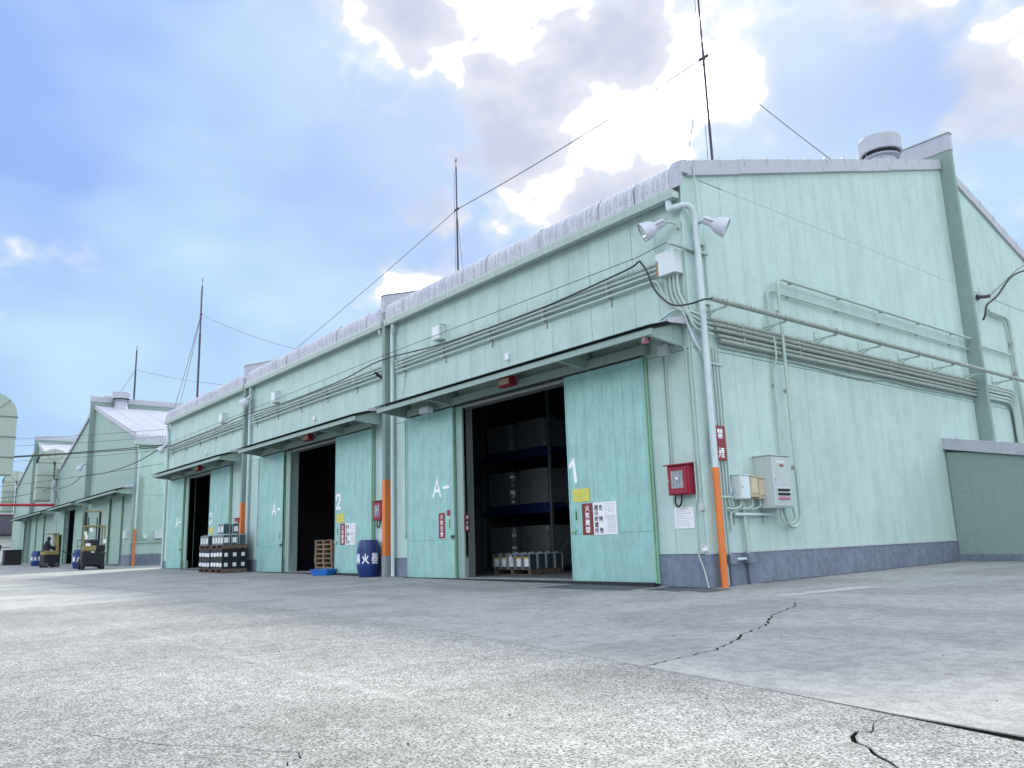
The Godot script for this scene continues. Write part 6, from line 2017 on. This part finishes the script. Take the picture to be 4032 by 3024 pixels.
func forklifts() -> void:
	# --- nearest: a counterbalance truck seen from behind, mast beyond
	var F := thing("forklift", "dark forklift with yellow rear band and raised empty cab, parked nearest", "forklift", on_ground(-36.4, 1.98), "forklifts", PI / 2 - 0.12)
	var body := Geo.new()
	body.bbox(Vector3(0, 0.52, 0.62), Vector3(1.0, 0.74, 0.45), 0.07)
	part(F, "counterweight", body.mesh(), M.forklift_dark)
	part(F, "chassis", box_mesh(Vector3(0.96, 0.62, 1.3), 0.04), M.forklift_dark, Vector3(0, 0.52, -0.15))
	part(F, "rear_band", box_mesh(Vector3(0.60, 0.26, 0.42), 0.03), M.forklift_yellow, Vector3(-0.20, 1.025, 0.62))
	part(F, "battery_cover", box_mesh(Vector3(0.38, 0.30, 0.5), 0.03), M.forklift_dark, Vector3(0.30, 1.03, 0.55))
	part(F, "seat", box_mesh(Vector3(0.5, 0.16, 0.5), 0.05), M.black_rubber, Vector3(0.0, 1.0, 0.1))
	part(F, "seat_back", box_mesh(Vector3(0.48, 0.42, 0.1), 0.04), M.black_rubber, Vector3(0.02, 1.25, 0.36), Basis(Vector3.RIGHT, 0.12))
	for s in [[-0.46, 0.62], [0.46, 0.62], [-0.44, -0.55], [0.44, -0.55]]:
		part(F, "guard_post", tube_mesh(PackedVector3Array([Vector3(s[0], 0.8, s[1]), Vector3(s[0] * 0.98, 2.08, s[1] * 0.92)]), 0.032, 8), M.forklift_yellow)
	var roofg := Geo.new()
	for x in [-0.46, 0.46]:
		roofg.bbox(Vector3(x, 2.11, 0.02), Vector3(0.06, 0.07, 1.2), 0.012)
	for z in [0.58, -0.54]:
		roofg.bbox(Vector3(0, 2.112, z), Vector3(0.98, 0.064, 0.06), 0.012)
	var guard := part(F, "overhead_guard", roofg.mesh(), M.forklift_yellow)
	for k in 5:
		part(guard, "guard_bar", box_mesh(Vector3(0.025, 0.03, 1.08)), M.forklift_yellow, Vector3(-0.3 + k * 0.15, 2.11, 0.02))
	for x in [-0.33, 0.33]:
		part(F, "mast_rail", box_mesh(Vector3(0.10, 2.8, 0.12), 0.01), M.forklift_dark, Vector3(x, 1.48, -0.92))
		part(F, "lift_cylinder", tube_mesh(PackedVector3Array([Vector3(x * 0.6, 0.3, -0.86), Vector3(x * 0.6, 2.6, -0.86)]), 0.035, 8), M.rack_steel)
		part(F, "fork", box_mesh(Vector3(0.12, 0.04, 1.05), 0.01), M.forklift_dark, Vector3(x * 0.8, 0.12, -1.55))
	part(F, "mast_crossbar", box_mesh(Vector3(0.78, 0.08, 0.14), 0.01), M.forklift_yellow, Vector3(0, 2.9, -0.92))
	part(F, "mast_crossbar", box_mesh(Vector3(0.76, 0.1, 0.1), 0.01), M.forklift_dark, Vector3(0, 0.5, -0.92))
	var rest := Geo.new()
	for k in 6:
		rest.rod(Vector3(-0.6 + k * 0.24, 0.85, -1.06), Vector3(-0.6 + k * 0.24, 1.45, -1.06), 0.015, 6)
	rest.rod(Vector3(-0.62, 1.45, -1.06), Vector3(0.62, 1.45, -1.06), 0.02, 6)
	rest.rod(Vector3(-0.62, 1.15, -1.06), Vector3(0.62, 1.15, -1.06), 0.015, 6)
	part(F, "load_backrest", rest.mesh(), M.rack_steel)
	for s in [[-0.43, 0.62], [0.43, 0.62]]:
		wheel(F, Vector3(s[0], 0.22, s[1]), 0.22, 0.16)
	for s in [[-0.45, -0.72], [0.45, -0.72]]:
		wheel(F, Vector3(s[0], 0.28, s[1]), 0.28, 0.2)
	var sw := Geo.new()
	var ring := PackedVector3Array()
	for k in 17:
		ring.append(Vector3(0.17 * cos(TAU * k / 16), 0.17 * sin(TAU * k / 16), 0))
	sw.tube(ring, 0.015, 6, false)
	part(F, "steering_wheel", sw.mesh(), M.black_rubber, Vector3(-0.05, 1.22, -0.3), Basis(Vector3.RIGHT, -1.0))
	for p in [[-0.40, 1.75, 0.62, 0.3], [-0.36, 1.56, 0.62, -0.2], [-0.16, 1.92, 0.6, 0.5], [-0.28, 1.2, 0.84, 0.0], [0.46, 1.35, 0.66, 0.05]]:
		var sheet := Geo.new()
		sheet.bbox(Vector3.ZERO, Vector3(0.13 if p[3] != 0.0 else 0.22, 0.2 if p[3] != 0.0 else 0.13, 0.006), 0.001)
		part(F, "paper_sheet", sheet.mesh(), M.label_paper, Vector3(p[0], p[1], p[2]), Basis(Vector3.BACK, p[3]))
	part(F, "tail_lamp", box_mesh(Vector3(0.1, 0.05, 0.02), 0.005), M.red_dark, Vector3(0.38, 0.82, 0.85))
	part(F, "number_plate", box_mesh(Vector3(0.14, 0.05, 0.006)), M.label_paper, Vector3(-0.05, 0.84, 0.848))
	# --- farther: a reach truck seen from the side with its driver
	var R := thing("forklift", "compact yellow and black reach truck with a driver on board", "forklift", on_ground(-46.6, 2.2), "forklifts", 0.12)
	part(R, "body", box_mesh(Vector3(0.85, 0.68, 0.8), 0.05), M.forklift_dark, Vector3(0, 0.42, 0))
	part(R, "side_band", box_mesh(Vector3(0.87, 0.24, 0.78), 0.03), M.forklift_yellow, Vector3(0, 0.86, 0.0))
	part(R, "front_post", box_mesh(Vector3(0.7, 1.15, 0.14), 0.03), M.forklift_yellow, Vector3(0, 1.42, -0.32), Basis(Vector3.RIGHT, 0.05))
	part(R, "overhead_guard", box_mesh(Vector3(0.76, 0.05, 0.68), 0.015), M.forklift_yellow, Vector3(0, 1.97, -0.04))
	part(R, "rear_post", tube_mesh(PackedVector3Array([Vector3(-0.36, 0.9, 0.27), Vector3(-0.36, 1.96, 0.27)]), 0.02, 8), M.forklift_dark)
	part(R, "mast_rail", box_mesh(Vector3(0.6, 1.7, 0.12), 0.01), M.forklift_dark, Vector3(0, 1.05, -0.46))
	part(R, "seat", box_mesh(Vector3(0.46, 0.12, 0.4), 0.04), M.black_rubber, Vector3(0, 0.98, 0.22))
	part(R, "hose", tube_mesh(spline([Vector3(0.3, 0.95, -0.6), Vector3(0.35, 0.8, -0.9), Vector3(0.2, 0.7, -1.5), Vector3(0.0, 0.72, -2.0)], 6), 0.03, 8), M.black_rubber)
	for s in [[-0.4, 0.25], [0.4, 0.25], [-0.4, -0.32], [0.4, -0.32]]:
		wheel(R, Vector3(s[0], 0.17, s[1]), 0.17, 0.12)
	# the driver sits on the truck, leaning to the controls
	var D := thing("person", "person in dark work clothes and cap seated on the reach truck, hands forward", "person", on_ground(-46.6, 2.2), "", 0.12)
	var g := Geo.new()
	var bones := [
		[Vector3(0, 1.10, 0.24), Vector3(0, 1.28, 0.20), 0.14, 0.145], [Vector3(0, 1.28, 0.20), Vector3(0, 1.48, 0.14), 0.145, 0.12],
		[Vector3(0, 1.48, 0.14), Vector3(0, 1.58, 0.11), 0.055, 0.05],
		[Vector3(-0.16, 1.49, 0.14), Vector3(0.16, 1.49, 0.14), 0.07, 0.07],
	]
	for s in [-1.0, 1.0]:
		bones.append_array([
			[Vector3(0.19 * s, 1.47, 0.13), Vector3(0.24 * s, 1.24, 0.05), 0.058, 0.046], [Vector3(0.24 * s, 1.24, 0.05), Vector3(0.15 * s, 1.20, -0.16), 0.044, 0.03],
			[Vector3(0.09 * s, 1.10, 0.22), Vector3(0.12 * s, 1.13, -0.12), 0.085, 0.062], [Vector3(0.12 * s, 1.13, -0.12), Vector3(0.12 * s, 1.02, -0.26), 0.058, 0.045],
		])
	skin(g, bones, 0.026, 0.045)
	# head with brow, nose, chin and ears
	skin(g, [[Vector3(0, 1.67, 0.09), Vector3(0, 1.70, 0.10), 0.088, 0.092], [Vector3(0, 1.61, 0.055), Vector3(0, 1.64, 0.05), 0.045, 0.05], [Vector3(0, 1.655, 0.0), Vector3(0, 1.635, -0.018), 0.012, 0.016],
		[Vector3(-0.09, 1.66, 0.1), Vector3(-0.093, 1.69, 0.105), 0.012, 0.014], [Vector3(0.09, 1.66, 0.1), Vector3(0.093, 1.69, 0.105), 0.012, 0.014], [Vector3(0, 1.55, 0.11), Vector3(0, 1.62, 0.09), 0.05, 0.05]], 0.011, 0.03)
	for s in [-1.0, 1.0]:
		var hand := [[Vector3(0.15 * s, 1.20, -0.16), Vector3(0.13 * s, 1.20, -0.22), 0.03, 0.034]]
		for k in 4:
			var x: float = (0.13 + 0.022 * (k - 1.5)) * s
			hand.append([Vector3(x, 1.205, -0.235), Vector3(x, 1.20, -0.275 - 0.008 * (1.5 - absf(k - 1.5))), 0.011, 0.01])
			hand.append([Vector3(x, 1.20, -0.275 - 0.008 * (1.5 - absf(k - 1.5))), Vector3(x, 1.17, -0.27), 0.01, 0.009])
		hand.append([Vector3(0.10 * s, 1.20, -0.2), Vector3(0.085 * s, 1.185, -0.245), 0.012, 0.01])
		skin(g, hand, 0.007, 0.012)
	var who := part(D, "body", g.mesh(), M.cloth_navy)
	var cap := Geo.new()
	cap.lathe([[0.1, 0.0], [0.104, 0.04], [0.085, 0.085], [0.045, 0.11], [0.0, 0.118]], 14, Transform3D(Basis(Vector3.RIGHT, -0.15), Vector3(0, 1.69, 0.1)))
	cap.bbox(Vector3(0, 1.705, -0.03), Vector3(0.15, 0.012, 0.1), 0.004, Basis(Vector3.RIGHT, 0.2))
	part(who, "cap", cap.mesh(), M.cap_dark)


# ---------------------------------------------------------------- on the roofs and overhead

func ventilator(label: String, at: Vector3) -> void:
	var V := thing("roof_ventilator", label, "ventilator", at, "round roof ventilators")
	var neck := Geo.new()
	neck.lathe([[0.52, -0.25], [0.40, 0.12], [0.38, 0.55]], 28)
	part(V, "neck", neck.mesh(), M.trim_white)
	var plate := Geo.new()
	plate.lathe([[0.36, 0.46], [0.50, 0.46], [0.50, 0.485], [0.36, 0.485]], 28)
	part(V, "collar", plate.mesh(), M.trim_white)
	var drumg := Geo.new()
	drumg.lathe([[0.50, 0.60], [0.57, 0.60], [0.57, 1.02], [0.55, 1.05], [0.35, 1.10], [0.0, 1.12]], 32)
	part(V, "cap", drumg.mesh(), M.trim_white)
	for k in 3:
		var a := TAU * k / 3.0
		part(V, "stay", box_mesh(Vector3(0.03, 0.2, 0.03)), M.galvanised, Vector3(cos(a) * 0.45, 0.55, sin(a) * 0.45))


func mast(label: String, at: Vector3, top: float, r: float, clamp_y: float) -> void:
	var m := thing("lightning_mast", label, "mast", at, "dark roof masts")
	var h := top - at.y
	part(m, "pole", tube_mesh(PackedVector3Array([Vector3.ZERO, Vector3(0, h * 0.55, 0)]), r, 10), M.mast_steel)
	part(m, "upper_pole", tube_mesh(PackedVector3Array([Vector3(0, h * 0.55, 0), Vector3(0, h * 0.93, 0)]), r * 0.75, 10), M.mast_steel)
	part(m, "spike", tube_mesh(PackedVector3Array([Vector3(0, h * 0.93, 0), Vector3(0, h, 0)]), r * 0.3, 6), M.mast_steel)
	for s in [-1.0, 1.0]:
		part(m, "prong", tube_mesh(PackedVector3Array([Vector3(0, h * 0.96, 0), Vector3(0.07 * s, h * 0.96 + 0.14, 0)]), 0.008, 5), M.mast_steel)
	part(m, "guy_clamp", box_mesh(Vector3(0.26, 0.06, 0.06), 0.01), M.mast_steel, Vector3(0, clamp_y - at.y, 0))
	part(m, "earth_wire", tube_mesh(sag(Vector3(-0.07, h * 0.9, 0.03), Vector3(-0.09, 0.1, 0.03), -0.01), 0.006, 5), M.mast_steel)


func wire(label: String, pts: PackedVector3Array, r: float, m: Material, group := "") -> void:
	single("wire", tube_mesh(pts, r, 6), m, label, "wire", Vector3.ZERO, group)


func roof_things() -> void:
	ventilator("round white roof ventilator beside the ridge wall of the long warehouse", Vector3(-0.95, 10.8, -10.5))
	ventilator("second round ventilator behind the ridge wall, only its cap showing", Vector3(-1.5, 11.25, -13.4))
	ventilator("round white ventilator on the ridge of the gabled warehouse", Vector3(-49.7, 10.75, -1.9))
	ventilator("ventilator half hidden behind another on the ridge of the gabled warehouse", Vector3(-51.6, 10.75, -1.75))
	mast("tallest dark mast above the corner of the long warehouse, cut by the picture's top edge", Vector3(-1.0, roof_y(-2.5), -2.5), 14.5, 0.03, 11.4)
	mast("dark mast above the near fire wall", Vector3(-10.93, roof_y(-2.7), -2.7), 13.2, 0.03, 11.4)
	mast("dark mast at the far end of the long warehouse", Vector3(-31.1, roof_y(-1.15), -1.15), 14.6, 0.045, 12.65)
	mast("small dark mast behind the ventilator of the gabled warehouse", Vector3(-50.55, 11.3, -2.9), 15.4, 0.06, 13.7)
	var gray: Material = M.guy_wire
	var grp := "thin guy wires of the masts"
	wire("guy wire from the tallest mast to the mast over the near fire wall", sag(Vector3(-1.0, 11.4, -2.5), Vector3(-10.93, 11.4, -2.7), 0.1), 0.015, gray, grp)
	wire("guy wire from the mast over the near fire wall down to the far bays", sag(Vector3(-10.93, 11.4, -2.7), Vector3(-29.0, 8.8, -3.0), 0.1), 0.012, gray, grp)
	wire("guy wire from the tallest mast down to the gable verge", sag(Vector3(-1.0, 11.4, -2.5), Vector3(-0.1, roof_y(-6.2), -6.2), 0.05), 0.011, gray, grp)
	wire("guy wire from the tallest mast down to the eave", sag(Vector3(-1.0, 11.4, -2.5), Vector3(-0.9, roof_y(-1.3), -1.3), 0.02), 0.008, gray, grp)
	wire("guy wire from the mast over the near fire wall down to its roof", sag(Vector3(-10.93, 11.4, -2.7), Vector3(-9.9, roof_y(-2.2), -2.2), 0.03), 0.008, gray, grp)
	wire("guy wire from the far mast towards the middle bay", sag(Vector3(-31.1, 12.65, -1.15), Vector3(-20.4, 8.6, -1.8), 0.15), 0.01, gray, grp)
	wire("guy wire from the far mast down to the gabled warehouse roof", sag(Vector3(-31.1, 12.65, -1.15), Vector3(-46.5, 9.2, -4.5), 0.3), 0.014, gray, grp)
	wire("steep guy wire from the far mast down to the alley side", sag(Vector3(-31.1, 12.65, -1.15), Vector3(-40.8, 8.0, -2.5), 0.2), 0.014, gray, grp)
	wire("guy wire from the small mast down to the ridge", sag(Vector3(-50.55, 13.7, -2.9), Vector3(-62.0, 7.9, -1.0), 0.2), 0.016, gray, grp)
	wire("level guy wire from the small mast towards the long warehouse", sag(Vector3(-50.55, 13.7, -2.9), Vector3(-31.0, 9.3, -6.0), 0.3), 0.014, gray, grp)


func overhead_lines() -> void:
	var blk: Material = M.black_cable
	# black cable slung along the front, dropping into the cable pipe on the gable
	wire("thick black cable along the front wall, dropping at the corner", spline([Vector3(-31.5, 5.8, 0.3), Vector3(-29.3, 5.81, 0.3), Vector3(-24.2, 5.83, 0.3), Vector3(-21.1, 5.92, 0.3), Vector3(-17.9, 5.83, 0.3), Vector3(-15.4, 5.81, 0.3), Vector3(-12.75, 5.85, 0.3), Vector3(-10.5, 5.99, 0.3), Vector3(-7.6, 5.84, 0.22), Vector3(-4.3, 5.80, 0.2), Vector3(-1.42, 5.93, 0.2), Vector3(-0.95, 6.0, 0.22), Vector3(-0.84, 5.94, 0.25), Vector3(-0.70, 5.7, 0.25), Vector3(-0.62, 5.47, 0.26), Vector3(-0.45, 5.22, 0.3), Vector3(-0.16, 4.97, 0.4), Vector3(0.04, 4.86, 0.4), Vector3(0.33, 4.83, 0.36), Vector3(0.47, 4.9, 0.18), Vector3(0.5, 4.94, -0.06)], 5), 0.018, blk)
	var hang := thing("messenger_wire", "thin messenger wire with hangers above the black cable", "wire", Vector3.ZERO)
	part(hang, "strand", tube_mesh(PackedVector3Array([Vector3(-31.4, 5.95, 0.3), Vector3(-21.1, 6.03, 0.3), Vector3(-10.5, 6.10, 0.3), Vector3(-0.95, 6.09, 0.24), Vector3(0.05, 6.05, 0.48)]), 0.007, 6), M.mast_steel)
	for k in 30:
		var x := -1.2 - k * 1.0
		part(hang, "hanger", tube_mesh(PackedVector3Array([Vector3(x, 6.07, 0.26), Vector3(x, 5.83, 0.24)]), 0.004, 4), M.mast_steel)
	for k in 1:
		var g := thing("insulator_string", "short string of dark insulators at the near fire wall", "insulator", Vector3(-10.62, 5.5, 0.2))
		for q in 5:
			var disc := Geo.new()
			disc.lathe([[0.015, 0.0], [0.045, 0.01], [0.04, 0.03], [0.015, 0.04]], 10, Transform3D(Basis(Vector3.BACK, 0.9), Vector3(-0.055 * q, 0.045 * q, 0.02 * q)))
			part(g, "disc", disc.mesh(), M.black_rubber)
	# lines that cross the yard from the far end of the long warehouse
	var names := ["uppermost thin line", "second thin line", "upper thick black line", "lower thick black line", "thin line just below the thick ones", "lowest thin line"]
	var ends := [6.62, 6.34, 5.9, 5.76, 5.62, 4.5]
	var rad := [0.008, 0.008, 0.022, 0.02, 0.008, 0.01]
	for k in 6:
		var a := Vector3(-31.3, [6.75, 6.4, 6.0, 5.9, 5.75, 5.1][k], 0.25)
		var dir: Vector3 = Vector3(-35.5, ends[k], 6.4) - a
		wire("%s crossing the yard from the long warehouse" % names[k], sag(a, a + dir * 2.4, 0.22 + 0.05 * (k % 3), 20), rad[k], blk, "lines crossing the yard")
	wire("black cable slung along the gabled fronts beyond the alley", spline([Vector3(-31.3, 5.9, 0.3), Vector3(-36.0, 5.62, 0.28), Vector3(-42.8, 5.68, 0.2), Vector3(-48.2, 5.95, 0.2), Vector3(-50.6, 6.05, 0.1), Vector3(-52.3, 5.75, 0.2), Vector3(-56.7, 5.76, 0.2), Vector3(-58.8, 5.98, 0.2), Vector3(-61.0, 6.0, 0.3), Vector3(-66.0, 5.8, 1.6), Vector3(-72.0, 5.9, 3.2)], 6), 0.025, blk)
	wire("second cable under the valley between the gabled warehouses", spline([Vector3(-60.9, 6.35, -0.2), Vector3(-60.0, 6.0, 0.1), Vector3(-59.5, 5.6, 0.0), Vector3(-59.6, 5.0, -0.3)], 6), 0.02, blk)
	wire("black cable that comes in from the right and hangs below its wall anchor", spline([Vector3(0.9, 9.2, -17.2), Vector3(0.6, 8.7, -16.3), Vector3(0.4, 8.26, -15.1), Vector3(0.3, 7.48, -13.98), Vector3(0.22, 7.1, -13.3), Vector3(0.2, 6.78, -13.1), Vector3(0.16, 6.62, -13.02)], 5), 0.03, blk)
	wire("thin stay wire from the wall anchor up to the right", PackedVector3Array([Vector3(0.3, 7.36, -13.37), Vector3(0.6, 8.35, -14.9), Vector3(0.95, 9.3, -16.9)]), 0.01, blk)
	wire("black cable hanging at the right edge below the cable pipe", spline([Vector3(0.5, 4.9, -15.1), Vector3(0.42, 4.5, -15.1), Vector3(0.3, 4.2, -14.9), Vector3(0.26, 3.9, -14.95)], 5), 0.03, blk)
